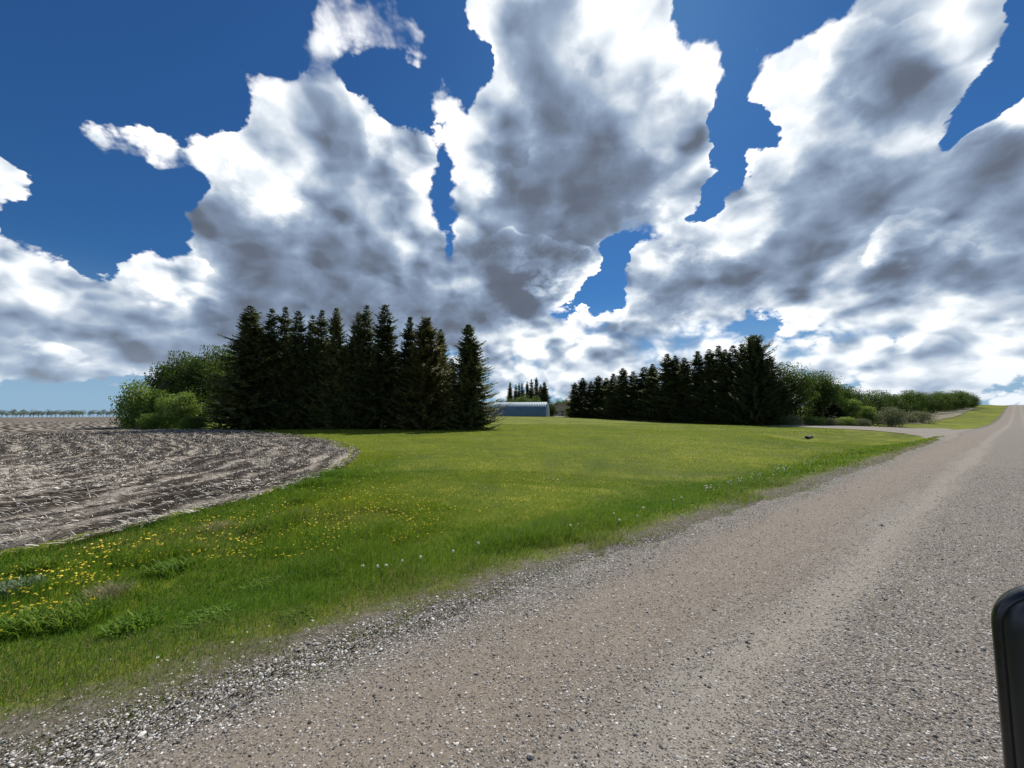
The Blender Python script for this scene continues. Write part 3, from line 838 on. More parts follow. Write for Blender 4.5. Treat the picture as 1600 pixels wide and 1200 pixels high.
def grass():
    Vs, Q, T, tt = [], [], [], []; off = 0; total = 0
    for (n, a0, a1, r0, r1, pw, wmin, wk, far) in ((620000, -82, 62, 2.6, 14, 1.25, .0032, .0010, 0), (560000, -62, 62, 12, 75, 1.55, .01, .00125, 1)):
        X, Y, r = scatter_polar(n, a0, a1, r0, r1, pw)
        s, l = to_sl(X, Y)
        fl = fbm(X * 1.3, Y * 1.3, 3); big = fbm(X * .28 + 40, Y * .28, 3)
        sd = poly_sd(X, Y, FBs) + (fbm(X * 1.6, Y * 1.6, 4) - .5) * .55
        ok = (l > 3.30 + (fl - .5) * 1.3) & (sd < .15 - .3 * RNG.random(len(X)))
        ok &= ~((l < 4.5 + fl * .6) & (RNG.random(len(X)) > .22 + .78 * sstep(3.4, 4.2, l + (fl - .5) * 1.2)))
        if far: ok &= drive_dist(X, Y) > -.1
        ok &= RNG.random(len(X)) < np.where(r < 14, .55 + .9 * (fbm(X * 3.1, Y * 3.1, 2) - .2), 1)
        X, Y, r, s, l, fl, big, sd = (q[ok] for q in (X, Y, r, s, l, fl, big, sd))
        m = len(X); total += m
        tall = np.maximum(sstep(7.2, 5.2, l) * .75, sstep(-3.2, -.4, sd) * sstep(26, 12, r))      # unmown by the road and the field
        tall = np.maximum(tall, sstep(-.6, -2.6, X) * sstep(11, 7, Y) * .85)
        H = (.030 + .022 * big) * (1 - tall) + tall * (.085 + .25 * sstep(.42, .70, fl) * sstep(.35, .6, big) + .05 * big)
        H *= RNG.uniform(.55, 1.25, m) * (1 - .65 * sstep(4.6, 3.7, l))
        W = np.maximum(wmin, r * wk) * RNG.uniform(.6, 1.4, m)
        if far: H = np.maximum(H, .035) * RNG.uniform(.6, 1.3, m)
        lean = np.clip(RNG.normal(.45, .3, m), 0, 1.2)
        tint = np.clip(RNG.normal(.38, .20, m) - .10 * sstep(10, 5, Y) + (big - .5) * .9 - .14 * tall + .30 * sstep(9, 30, Y) + .55 * (fbm(X * .05 + 3, Y * .16, 3) - .5) + .07 * np.sign(np.sin(2 * math.pi * (RS * X + RC * Y * 0 + Y * .35) / 3.2)), 0, .88)
        dead = RNG.random(m) < (.035 + .45 * sstep(4.6, 3.7, l) + .30 * sstep(.56, .72, fbm(X * .3 + 9, Y * .6, 3)))
        tint[dead] = 1.0
        v, q, t, ti = blades(X, Y, H, W, lean, tint)
        Vs.append(v); Q.append(q + off); T.append(t + off); tt.append(ti); off += len(v)
    mobj('grass', np.vstack(Vs), [np.vstack(Q), np.vstack(T)], M['blade'], attrs={'tint': np.concatenate(tt)},
         kind='stuff', label='green grass of the mown lawn and the taller verge beside the road', category='grass')
    print('grass', total)
grass()

# ------------------------------------------------------------------ trees
def spruce_meshes(seed, H=16.0, R=2.6, bare=.03, top_open=.35, dense=1.0, mat='needle', ragged=.2, upturn=0.0, point=.9):
    """one conifer: tapered trunk and whorls of drooping boughs carrying flat sprays of needles"""
    g = np.random.default_rng(seed)
    tr = MB(); lean = g.normal(0, .05, 2)
    ax = lambda z: np.array([lean[0] * math.sin(z * .5), lean[1] * math.sin(z * .4 + 1), z])
    zs = np.linspace(0, H, 12)
    tr.tube([ax(z) for z in zs], [max(.012, .19 * (1 - z / H) ** .85) for z in zs], 7)
    C = []; DX = []; UP = []; LN = []; WD = []
    z = H * bare + .1; wv = 0.0
    while z < H - .05:
        u = z / H
        prof = (1 + wv + .10 * math.sin(z * 2.3 + seed)) * R * min(1.0, (1 - u) ** point * 1.22 + .03) * (1 if u > .10 else .78 + 2.2 * u)
        nb = int(g.integers(5, 8) * dense) + 1
        a0 = g.uniform(0, 6.28)
        for k in range(nb):
            a = a0 + 6.283 * k / nb + g.normal(0, .2)
            L = max(.12, prof * g.uniform(1 - ragged * 1.6, 1 + ragged) * (1.0 + .12 * math.sin(3 * a + seed + z * .7)))
            if g.random() < .05: L *= .5
            rise = (.55 + upturn) * sstep(.55, 1.0, u) + upturn * .5 - .30 * (1 - u)       # young boughs reach up, old ones sag
            d = np.array([math.cos(a), math.sin(a)])
            nst = max(3, int(L / .11))
            t = (np.arange(nst) + g.uniform(0, 1)) / nst
            t = t[t > .08]
            px = d[0] * L * t; py = d[1] * L * t
            if g.random() < .10 * top_open: continue
            pz = z + L * (rise * t - .22 * (1 - u) * np.sin(t * math.pi) + .16 * t ** 3) + g.normal(0, .03)
            base = ax(z)
            for side in (-1, 1, 0, 2):
                m = len(t)
                ang = (side * g.uniform(.65, 1.15, m)) if side < 2 else g.uniform(-1.6, 1.6, m)
                dx = d[0] * np.cos(ang) - d[1] * np.sin(ang); dy = d[0] * np.sin(ang) + d[1] * np.cos(ang)
                ln = (.18 + .42 * (1 - t) * min(1, L)) * g.uniform(.7, 1.3, m) * (1.0 if side else .7)
                dz = g.normal(-.18 if side < 2 else -.75, .22, m) + (rise * .5 if u > .6 else 0)
                C.append(np.stack([base[0] + px, base[1] + py, pz], -1)); D = np.stack([dx, dy, dz], -1)
                D /= np.linalg.norm(D, axis=1)[:, None]; DX.append(D); LN.append(ln)
                WD.append(ln * g.uniform(.30, .48, m) + .025)
                UP.append(g.normal(0, 1, (m, 3)) * .6 + np.array([0, 0, 1.0]))
        wv = g.normal(0, .12)
        z += g.uniform(.14, .26) * (1.0 + 1.1 * top_open * sstep(.55, .95, u)) * H / 16
    m = 16
    C.append(np.tile(ax(H - .1), (m, 1)) - np.stack([0 * np.arange(m), 0 * np.arange(m), g.uniform(0, .7, m)], -1))
    D = np.stack([g.normal(0, .5, m), g.normal(0, .5, m), np.full(m, 1.0)], -1); D /= np.linalg.norm(D, axis=1)[:, None]
    DX.append(D); LN.append(g.uniform(.15, .35, m)); WD.append(np.full(m, .05)); UP.append(g.normal(0, 1, (m, 3)))
    C = np.vstack(C); D = np.vstack(DX); L = np.concatenate(LN)[:, None]; W = np.concatenate(WD)[:, None]; U = np.vstack(UP)
    S = np.cross(D, U); S /= np.linalg.norm(S, axis=1)[:, None] + 1e-9
    Q = np.stack([C, C + D * L * .45 + S * W * .5, C + D * L, C + D * L * .45 - S * W * .5], 1)
    n = len(C)
    tint = np.repeat(np.clip(g.normal(.4, .28, n), 0, .88), 4)
    F = (np.arange(n) * 4)[:, None] + np.array([[0, 1, 2, 3]])
    crown = mesh_data('crown', Q.reshape(-1, 3), [F], M[mat], attrs={'tint': tint})
    return tr.data('trunk', M['bark'], True), crown

def broadleaf_meshes(seed, H=8.0, R=2.5, base=.12, nclump=70, per=170, leaf=.17, mat='leaf', bark='bark', multi=1, shape='round', spread=.5):
    g = np.random.default_rng(seed); tr = MB()
    stems = []
    for k in range(multi):
        a = g.uniform(0, 6.28); off = R * .35 * (multi > 1)
        p0 = np.array([math.cos(a) * .15 * (multi > 1), math.sin(a) * .15 * (multi > 1), 0.]); p3 = np.array([math.cos(a) * off, math.sin(a) * off, H * .86])
        pts = [p0 + (p3 - p0) * t + g.normal(0, .06 * H * .3, 3) * math.sin(t * 3.1) * [1, 1, .2] for t in np.linspace(0, 1, 7)]
        rr = .022 * H / math.sqrt(multi)
        tr.tube(pts, [rr * (1 - .85 * t) + .012 for t in np.linspace(0, 1, 7)], 6); stems.append(pts)
    cl = []
    tries = 0
    while len(cl) < nclump and tries < 9000:
        tries += 1
        v = g.normal(0, 1, 3); v /= np.linalg.norm(v); rad = g.random() ** .38
        p = np.array([v[0] * R * rad, v[1] * R * rad, H * (base + (1 - base) * (.5 + .5 * v[2] * rad))])
        u = (p[2] / H - base) / (1 - base); ra = math.hypot(p[0], p[1]) / R
        if shape == 'round': lim = math.sqrt(max(0, 1 - (2 * u - 1) ** 2)) * 1.02 + .12
        elif shape == 'column': lim = (.55 + .45 * math.sin(u * 3.14)) * (1 if u < .85 else .6)
        elif shape == 'umbel': lim = .35 + .65 * sstep(.1, .6, u) * (1.25 - u * .5)
        else: lim = .55 + .5 * math.sqrt(max(0, 1 - u * u))
        if ra > lim * (1 + .22 * math.sin(2.3 * math.atan2(p[1], p[0]) + seed + 4 * u)): continue
        cl.append(p)
    for i, c in enumerate(cl):
        if i % 3 == 0:                          # limbs reach the clumps
            st = stems[g.integers(len(stems))]; j = int(np.clip(c[2] / H * 6 - 1.6, 0, 4)); q = st[j]
            mid = (q + c) / 2 + np.array([0, 0, .05 * H])
            tr.tube([q, mid, c], [.012 * H / math.sqrt(multi) * .6 + .008, .012, .006], 5)
    cl = np.array(cl); sz = g.uniform(.55, 1.25, len(cl)) * R * .27 * spread * 2
    w = np.repeat(np.arange(len(cl)), (per * sz / sz.mean()).astype(int))
    n = len(w)
    P = cl[w] + np.clip(g.normal(0, 1, (n, 3)), -1.45, 1.45) * sz[w][:, None] * [1, 1, .72]
    P[:, 2] = np.maximum(P[:, 2], .08)
    P += (g.random((n, 1)) < .02) * g.normal(0, .35, (n, 3)) * R * .2
    D = g.normal(0, 1, (n, 3)); D /= np.linalg.norm(D, axis=1)[:, None]
    U = g.normal(0, 1, (n, 3)); S = np.cross(D, U); S /= np.linalg.norm(S, axis=1)[:, None] + 1e-9
    L = (leaf * g.uniform(.6, 1.35, n))[:, None]
    Q = np.stack([P - D * L * .5, P + S * L * .36, P + D * L * .5, P - S * L * .36], 1)
    ct = g.normal(0, .30, len(cl))
    tint = np.repeat(np.clip(.42 + ct[w] + g.normal(0, .2, n), 0, 1), 4)
    F = (np.arange(n) * 4)[:, None] + np.array([[0, 1, 2, 3]])
    crown = mesh_data('crown', Q.reshape(-1, 3), [F], M[mat], attrs={'tint': tint})
    return tr.data('trunk', M[bark], True), crown

def plant(kind, meshes, x, y, Href, H, rscale, label, cat, group=None, rz=None, sink=.05):
    t = thing(kind, label, cat, (x, y, tz(x, y) - sink), RNG.uniform(0, 6.28) if rz is None else rz, group)
    k = H / Href
    t.scale = (k * rscale, k * rscale, k)
    for nm, me in zip(('trunk', 'crown'), meshes):
        o = bpy.data.objects.new(nm, me); link(o, t)
    return t

SP = {
 'slim':  [spruce_meshes(s, 16, 2.35, bare=b_, top_open=.6, mat='needle', ragged=.30, point=.72) for s, b_ in ((1, .03), (2, .05), (3, .02), (4, .13))],
 'full':  [spruce_meshes(s, 16, 3.5, bare=.0, top_open=.2, mat='needle', ragged=.16, dense=1.25, point=.88) for s in (11, 12)],
 'olive': [spruce_meshes(21, 16, 3.5, bare=.0, top_open=.2, mat='needle_warm', ragged=.2, dense=1.25, point=.72)],
 'mid':   [spruce_meshes(s, 16, 2.9, bare=.01, top_open=.35, mat='needle', ragged=.28, dense=1.1, point=.80) for s in (31, 32, 33)],
 'forked': [spruce_meshes(41, 16, 3.9, bare=.0, top_open=.3, mat='needle', ragged=.34, dense=1.5, upturn=.22, point=.56)],
}
def ordinal(i): return ['first','second','third','fourth','fifth','sixth','seventh','eighth','ninth','tenth','eleventh','twelfth','thirteenth','fourteenth','fifteenth','sixteenth','seventeenth','eighteenth','nineteenth','twentieth','twenty-first','twenty-second','twenty-third','twenty-fourth'][i]

def spruce(px, py, depth, variant, idx, rs, label, group, rz=None):
    x, y = at(px, depth); H = top_z(px, py, depth) - tz(x, y) + .05
    plant('spruce_tree', SP[variant][idx % len(SP[variant])], x, y, 16.0, H, rs * 16.0 / H, label, 'tree', group, rz)

G1 = 'tall spruces of the left windbreak'
LEFT = [ # px, top py, depth, variant, index, radius scale, label
 (383,479,49.0,'mid',0,1.45,'broad dark spruce at the left end of the windbreak, boughs sweeping over the leafy trees'),
 (417,481,50.0,'slim',0,1.05,'slender spruce just right of the broad end spruce of the left windbreak'),
 (439,479,50.5,'slim',1,1.05,'narrow tall spruce, third from the left in the left windbreak'),
 (461,485,49.6,'slim',2,1.05,'narrow pointed spruce, fourth from the left in the left windbreak'),
 (483,491,50.8,'slim',0,.95,'shorter slim spruce, fifth from the left in the left windbreak'),
 (497,484,50.0,'slim',1,.95,'slim spruce crowding the shorter fifth one in the left windbreak'),
 (521,480,49.5,'mid',1,.92,'full topped spruce, seventh from the left in the left windbreak'),
 (554,487,50.2,'slim',2,1.0,'lower of the two close spruces in the middle of the left windbreak'),
 (568,475,50.0,'slim',0,1.0,'taller of the two close spruces in the middle of the left windbreak'),
 (598,475,49.0,'slim',3,1.25,'tallest spruce of the left windbreak with a bare lower trunk'),
 (637,496,49.6,'mid',2,.95,'medium spruce right of the bare trunked one in the left windbreak'),
 (664,496,48.2,'olive',0,1.05,'olive green bushy spruce reaching the lawn, second from the right in the left windbreak'),
 (687,515,54.0,'mid',0,.95,'spruce half hidden behind the olive one in the left windbreak'),
 (732,507,48.6,'full',0,1.12,'cone shaped spruce with boughs to the ground at the right end of the left windbreak')]
for i, (px, py, d, v, k, rs, lab) in enumerate(LEFT): spruce(px, py, d, v, k, rs * 1.10, lab, G1)

G1b = 'spruces filling the back of the left windbreak'
for px, py, d, v, k, rs, lab in [
 (402,512,55,'mid',1,1.15,'back row spruce showing between the broad end spruce and its slender neighbour'),
 (450,520,55,'mid',2,1.15,'back row spruce showing between the third and fourth front spruces on the left'),
 (507,528,55,'mid',0,1.15,'back row spruce filling the gap left of the full topped seventh spruce'),
 (538,540,55.5,'mid',1,1.15,'back row spruce left of the close pair in the left windbreak'),
 (582,540,55.5,'mid',2,1.1,'back row spruce between the close pair and the tallest spruce'),
 (617,548,55.0,'mid',0,1.1,'back row spruce just right of the tallest spruce in the left windbreak'),
 (705,560,56.0,'mid',1,1.0,'low back row spruce left of the cone shaped end spruce')]:
    spruce(px, py, d, v, k, rs, lab, G1b)

G2 = 'spruces of the right windbreak along the driveway'
RIGHT = [ # px, top, depth, variant, k, rs
 (899,598,128,'mid',0,.95),(911,590,124,'mid',1,1.05),(924,596,120,'mid',2,.95),(936,587,117,'mid',0,1.05),(948,590,113,'mid',1,1.0),
 (960,584,109,'mid',2,1.0),(975,575,105,'mid',0,1.05),(991,580,101,'slim',1,1.2),(1007,573,97,'slim',2,1.25),(1022,568,93,'mid',1,1.05),
 (1045,553,88,'mid',2,1.2),(1058,556,86,'mid',0,1.0),(1072,558,83,'mid',1,1.1),(1094,549,80,'mid',2,1.15),(1112,546,77,'mid',0,1.15),
 (1127,540,75,'slim',1,1.3),(1138,545,73,'mid',1,1.0),(1149,539,71,'slim',0,1.3),(1165,538,69,'mid',2,1.1),(1184,527,66.5,'forked',0,1.0),(1206,556,68,'mid',0,1.2)]
RL = ['leftmost and smallest looking spruce of the right windbreak, nearest the white house','narrow spruce, second from the left in the right windbreak','low spruce, third from the left in the right windbreak',
 'spruce, fourth from the left in the right windbreak','spruce, fifth from the left in the right windbreak','spruce, sixth from the left in the right windbreak','full spruce standing above its neighbours, seventh from the left in the right windbreak',
 'short spruce in the dip of the right windbreak tree tops','pointed spruce standing alone above the dip in the right windbreak','slim pointed spruce left of the step up in the right windbreak',
 'broad spruce at the step up to the taller trees of the right windbreak','spruce close beside the broad one at the step up in the right windbreak','rounded spruce right of the pair at the step up in the right windbreak',
 'spruce with an even cone top in the middle of the right windbreak','dense spruce, eighth from the right end of the right windbreak','tall spire topped spruce, sixth from the right end of the right windbreak',
 'spruce tucked between two spire topped ones near the right end of the right windbreak','second spire topped spruce near the right end of the right windbreak','spruce just left of the broad ragged one in the right windbreak',
 'tallest, broad spruce with ragged upturned boughs near the right end of the right windbreak','low spruce at the right end of the right windbreak beside the leafy trees']
for (px, py, d, v, k, rs), lab in zip(RIGHT, RL): spruce(px, py, d, v, k, rs * (1.15 + .45 * min(1, max(0, d - 70) / 25)), lab, G2)
# understory of young spruces that closes the foot of the row
for i, (px, py, d) in enumerate([(930,622,121),(970,618,110),(1000,615,102),(1035,612,94),(1064,610,88),(1100,606,82),(1135,602,76),(1158,600,71),(1195,600,67)]):
    spruce(px, py, d - 1.5, 'full', i, 1.0, 'young spruce at the foot of the right windbreak, %s of nine from the left' % ordinal(i), 'young spruces under the right windbreak')

G3 = 'spruces behind the blue shed'
BACK = [(797,597,172,'full',0,.72,'cone shaped spruce standing apart at the left behind the blue shed'),
 (806,600,176,'slim',0,.8,'thin spruce right of the lone cone behind the blue shed'),(811,598,178,'slim',1,.7,'thinnest spruce, third from the left behind the blue shed'),
 (816,598,176,'slim',2,.85,'spruce, fourth from the left behind the blue shed'),(824,596,177,'mid',1,.8,'spruce in the middle of the row behind the blue shed'),
 (830.5,592,176,'slim',1,1.0,'slim tall spruce left of the tallest one behind the blue shed'),(838.5,590,172,'mid',0,.85,'tallest spruce of the row behind the blue shed'),
 (845,601,168,'full',1,1.0,'wide spruce right of the tallest one behind the blue shed'),(851,597,164,'full',0,1.15,'broad dark spruce at the right corner of the blue shed')]
for px, py, d, v, k, rs, lab in BACK: spruce(px, py, d, v, k, rs * 1.15, lab, G3)

# leafy trees and bushes ----------------------------------------------------
BL = {
 'round': [broadleaf_meshes(s, 8, 3.0, base=.08, nclump=95, per=230, leaf=.24, mat='leaf', shape='round', multi=2) for s in (51, 52)],
 'hedge': [broadleaf_meshes(s, 8, 3.4, base=.0, nclump=90, per=130, leaf=.26, mat='leaf', shape='dome', multi=3) for s in (65, 66, 67)],
 'dark': [broadleaf_meshes(s, 8, 3.0, base=.0, nclump=90, per=150, leaf=.24, mat='leaf_dark', shape='dome', multi=3) for s in (61, 62, 63)],
 'umbel': [broadleaf_meshes(s, 8, 3.2, base=.18, nclump=70, per=150, leaf=.20, mat='leaf', shape='umbel', multi=2) for s in (71, 72)],
 'bush': [broadleaf_meshes(s, 4, 2.2, base=.0, nclump=60, per=150, leaf=.21, mat='leaf_bright', shape='dome', multi=5, bark='bark_pale') for s in (81, 82)],
 'young': [broadleaf_meshes(s, 5, 1.6, base=.05, nclump=50, per=120, leaf=.21, mat='leaf_bright', shape='column', multi=3, bark='bark_pale') for s in (91, 92)],
 'willow': [broadleaf_meshes(s, 3, 2.3, base=.0, nclump=60, per=150, leaf=.14, mat='leaf_grey', shape='dome', multi=6, bark='bark_pale') for s in (101,)],
 'far': [broadleaf_meshes(s, 10, 3.2, base=.36, nclump=24, per=26, leaf=.60, mat='leaf_far_haze', shape='round', multi=2, spread=.6, bark='bark') for s in (111, 112, 113)],
}
HREF = {'hedge': 8, 'round': 8, 'dark': 8, 'umbel': 8, 'bush': 4, 'young': 5, 'willow': 3, 'far': 10}
def leafy(name, px, py, depth, variant, k, rs, label, cat, group=None, halfpx=None):
    x, y = at(px, depth); H = top_z(px, py, depth) - tz(x, y) + .05
    me = BL[variant][k % len(BL[variant])]
    if halfpx is not None:      # crown half-width as it shows
        R0 = {'hedge': 3.7, 'round': 3.3, 'dark': 3.3, 'umbel': 3.6, 'bush': 2.5, 'young': 1.9, 'willow': 2.5, 'far': 3.4}[variant]
        rs = (halfpx / F * depth) / (R0 * H / HREF[variant])
    plant(name, me, x, y, HREF[variant], H, rs, label, cat, group)

GL = 'leafy trees at the left end of the left windbreak'
for a in [(266,560,58,'round',0,1,'rounded green tree at the far left of the leafy trees, above the bright bushes',26),
          (293,556,60,'round',1,1,'second green tree from the left behind the bright bushes',28),
          (318,552,58,'round',0,1,'green tree behind the bright bushes, close to the broad end spruce',28),
          (345,546,62,'round',1,1,'tallest green tree, its top just left of the broad end spruce',30),
          (300,600,55,'dark',0,1,'low dark leafy tree filling the space between bright bushes and end spruce',30)]:
    leafy('leafy_tree', *a[:6], a[6], 'tree', GL, a[7])
GB = 'bright bushes on the edge of the stubble field'
for a in [('leafy_bush', 217,602,51,'bush',0,1,'large grey green bush at the left tip, overhanging the stubble field',25),
          ('leafy_bush', 246,606,52,'young',0,1,'upright bright green bush behind the large tip bush',17),
          ('leafy_bush', 287,611,49.5,'young',1,1,'tallest yellow green bush beside the end spruce',24),
          ('leafy_bush', 262,620,50.5,'bush',1,1,'middle bush of the bright group at the stubble field edge',20),
          ('leafy_bush', 238,648,47.5,'bush',0,1,'low yellow green bush in front of the bright group',17),
          ('leafy_bush', 303,652,47.5,'bush',1,1,'low sprawling bush at the right foot of the bright group',17)]:
    leafy(a[0], *a[1:7], a[7], 'bush', GB, a[8])

GR = 'leafy trees at the right end of the right windbreak'
for a in [(1226,572,69,'dark',0,1,'dark leafy tree right next to the end of the spruces in the right windbreak',20),
          (1248,577,68,'umbel',0,1,'spreading tree with visible limbs, second leafy tree right of the spruces',26),
          (1276,586,72,'dark',1,1,'dark tree filling behind the spreading one in the right leafy trees',24),
          (1291,585,71,'umbel',1,1,'flat topped light green tree in the middle of the right leafy trees',26),
          (1316,604,74,'dark',2,1,'dark tree stepping down right of the flat topped one',22),
          (1338,609,80,'umbel',0,1,'mid green tree above the willow bush on the right',20),
          (1362,612,86,'dark',0,1,'dark tree right behind the willow bush',22),
          (1385,612,95,'dark',1,1,'dark tree just right of the willow bush, start of the far row',18)]:
    leafy('leafy_tree', *a[:6], a[6], 'tree', GR, a[7])
for a in [(1331,622,66,'young',0,1,'bright young tree in front of the dark leafy trees on the right',15),
          (1356,634,65,'young',1,1,'small bright bush left of the willow bush',13)]:
    leafy('young_tree', *a[:6], a[6], 'tree', 'bright young trees before the right leafy trees', a[7])
x_, y_ = at(1305, 66)
spruce(1303, 630, 66, 'full', 0, .9, 'small spruce at the foot of the leafy trees on the right', None)
for i, (px, py, d, h) in enumerate([(1240,650,63,14),(1270,652,62.5,16),(1296,654,62,12),(1322,652,62,14),(1345,655,61.5,13),(1215,652,64,12)]):
    leafy('leafy_bush', px, py, d, 'bush' if i % 2 else 'willow', i, 1, 'low bush at the foot of the right leafy trees, %s of six from the left' % ordinal([1,2,3,4,5,0][i]), 'bush', 'low bushes along the driveway on the right', h)
leafy('willow_bush', 1393, 639, 62, 'willow', 0, 1, 'rounded grey green willow bush at the corner of driveway and verge', 'bush', None, 23)
leafy('willow_bush', 1437, 644, 88, 'willow', 0, 1, 'pale small willow bush on the dry grass, right of the large one', 'bush', None, 19)
leafy('willow_bush', 1420, 649, 86, 'willow', 0, 1, 'straw coloured low bush left beside the pale small willow', 'bush', None, 9)
GF = 'far row of trees beside the road'
FR = [(1400,618,112),(1414,613,122),(1430,611,132),(1444,614,142),(1457,617,150),(1469,612,160),(1481,614,168),(1493,612,178),(1503,611,188),(1513,613,198),(1521,620,206)]
for i, (px, py, d) in enumerate(FR):
    lab = ['dark tree of the far roadside row, %s from the left' % ordinal(i), 'rightmost low tree of the far roadside row, near the road crest'][i == len(FR) - 1]
    leafy('leafy_tree', px, py, d, 'hedge' if i % 3 else 'dark', i, 1, lab, 'tree', GF, [17, 15, 16, 14, 15, 14, 13, 14, 12, 11, 9][i])
GM = 'low trees around the shed and house'
for px, py, d, v, h, lab in [(783,625,150,'dark',10,'low dark tree showing left above the blue shed, beside the end spruce'),
    (800,624,152,'dark',13,'dark rounded tree behind the left part of the shed roof'),(818,619,155,'round',16,'green rounded tree top over the middle of the blue shed'),
    (836,622,152,'round',14,'green tree top over the right part of the blue shed'),(862,630,150,'dark',7,'dark bush at the right end of the blue shed'),
    (872,626,196,'round',9,'green tree behind the left end of the white house'),(884,624,200,'round',9,'green tree behind the roof of the white house'),
    (897,627,192,'dark',8,'dark tree behind the right end of the white house'),(887,636,150,'young',5,'pale green young tree in front of the white house')]:
    leafy('leafy_tree', px, py, d, v, 0, 1, lab, 'tree', GM, h)

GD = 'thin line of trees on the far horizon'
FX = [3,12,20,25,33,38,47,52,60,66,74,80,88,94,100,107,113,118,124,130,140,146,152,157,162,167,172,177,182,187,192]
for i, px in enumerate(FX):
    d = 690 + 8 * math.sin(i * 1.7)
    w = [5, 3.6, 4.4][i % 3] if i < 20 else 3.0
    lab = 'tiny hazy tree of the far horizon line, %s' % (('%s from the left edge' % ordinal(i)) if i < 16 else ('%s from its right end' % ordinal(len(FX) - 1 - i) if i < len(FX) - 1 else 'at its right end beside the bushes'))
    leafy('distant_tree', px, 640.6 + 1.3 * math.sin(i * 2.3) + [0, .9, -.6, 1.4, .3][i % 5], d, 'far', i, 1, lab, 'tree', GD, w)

# bare dead sapling above the bright bushes
t = MB(); g = np.random.default_rng(7)
def twig(p, d, L, r, dep):
    q = [p]; dd = Vector(d)
    for k in range(4):
        dd = (dd + Vector(g.normal(0, .12, 3))).normalized(); q.append(q[-1] + dd * L / 4)
    t.tube(q, [r * (1 - .2 * k) for k in range(5)], 4)
    if dep:
        for k in range(4):
            b_ = q[1 + int(g.integers(0, 4))]; nd = (dd + Vector(g.normal(0, .6, 3)) + Vector((0, 0, .3))).normalized()
            twig(b_, nd, L * .55, r * .5, dep - 1)
x, y = at(243, 54)
twig(Vector((0, 0, 0)), (0, 0, 1), 5.6, .05, 3)
o = t.obj('bare_sapling', M['bark_pale'], None, label='bare leafless sapling rising above the bright bushes', category='tree'); o.location = (x, y, tz(x, y))

# pale brush lying at the foot of the right windbreak
t = MB()
for k in range(46):
    a = g.uniform(0, 6.28); L = g.uniform(.5, 1.5); p = np.array([g.normal(0, .9), g.normal(0, .35), g.uniform(.02, .30)])
    d = np.array([math.cos(a), math.sin(a) * .5, g.uniform(-.05, .7)])
    t.tube([p, p + d * L * .5 + g.normal(0, .06, 3), p + d * L], [.032, .022, .008], 4)
x, y = at(1241, 62.5)
o = t.obj('brush_pile', simple('dead_wood', (.26, .22, .17), .9, var=.3), None, label='heap of pale dead branches at the foot of the right leafy trees', category='brush'); o.location = (x, y, tz(x, y)); o.rotation_euler.z = -.5

# culvert end in the ditch below the driveway
x, y = hit(1262, 685.5); z = tz(x, y)
cu = thing('culvert', 'dark culvert end poking out of the ditch grass below the driveway', 'culvert', (x, y, z - .02), math.atan2(RC, RS))
t = MB(); n = 20; ro, ri = .17, .15
rings = [(-1.2 + .08 * k, ro + (.014 if k % 2 else 0)) for k in range(20)]
V = []; Fq = []
for (xx, rr) in rings + [(.32, ri), (-1.0, ri)]:
    for k in range(n):
        a = 2 * math.pi * k / n; V.append((-xx, rr * math.cos(a), .13 + rr * math.sin(a)))
for i in range(len(rings) + 1):
    for k in range(n): Fq.append((i * n + k, i * n + (k + 1) % n, (i + 1) * n + (k + 1) % n, (i + 1) * n + k))
t.add(V, Fq); t.obj('pipe', simple('dull_steel', (.10, .10, .10), .6, .5), cu, True)
t = MB()
for k in range(5):
    v, f, _ = blobs(np.array([[-.55 + g.normal(0, .12), g.uniform(-.35, .35), .05]]), np.array([g.uniform(.07, .13)]), np.array([1.0]), 'ico'); t.add(v.tolist(), f.tolist())
t.obj('riprap_stone', simple('pale_stone', (.42, .41, .38), .9), cu)

# ------------------------------------------------------------------ arched steel shed
xl, yl = at(752, 138); xr, yr = at(857.5, 138)
H_sh = top_z(815, 628, 138) - tz(4, 138); L_sh = xr - xl; W_sh = 11.0
sh = thing('steel_shed', 'long low arched shed of corrugated blue steel beyond the lawn', 'shed', (xr - .4 - L_sh * math.cos(math.radians(12)), 137 + L_sh * math.sin(math.radians(12)), tz(xr, 137) - .05), math.radians(-12))
def shed_mat():
    m, b, p, o = new_mat('blue_steel')
    P = b.n('ShaderNodeTexCoord').outputs['Object']
    n1 = b.noise(P, .6, 5, .7); n2 = b.noise(b.v('MULTIPLY', P, (3.0, .6, .6)), 2.0, 4, .7)
    c = b.mixc(b.mr(n1, .3, .7), (.085, .155, .220, 1), (.125, .205, .275, 1))
    c = b.mixc(b.m('MULTIPLY', b.mr(n2, .5, .75), .35), c, (.17, .235, .30, 1))
    b.l(c, p.inputs['Base Color']); p.inputs['Metallic'].default_value = .25; p.inputs['Roughness'].default_value = .58
    return m
m_sh = shed_mat()
def arch(u):            # u 0..1 across the section, straight foot then a broad arch
    a = math.pi * u; e = 1.0
    cx = math.copysign(abs(math.cos(a)) ** e, math.cos(a)); cz = abs(math.sin(a)) ** .95
    return -cx * W_sh / 2, cz * H_sh
npr, nl = 34, int(L_sh / .60) * 6
V = []; Fq = []
for i in range(nl + 1):
    xx = L_sh * i / nl; rib = .038 * (0.5 + .5 * math.cos(2 * math.pi * i / 6))
    for j in range(npr + 1):
        yy, zz = arch(j / npr); q = math.hypot(yy / (W_sh / 2), zz / H_sh) + 1e-6
        V.append((xx, yy * (1 + rib / 3), zz * (1 + rib / 3.5)))
for i in range(nl):
    for j in range(npr):
        a = i * (npr + 1) + j; Fq.append((a, a + 1, a + npr + 2, a + npr + 1))
mobj('corrugated_shell', V, [Fq], m_sh, sh, True)
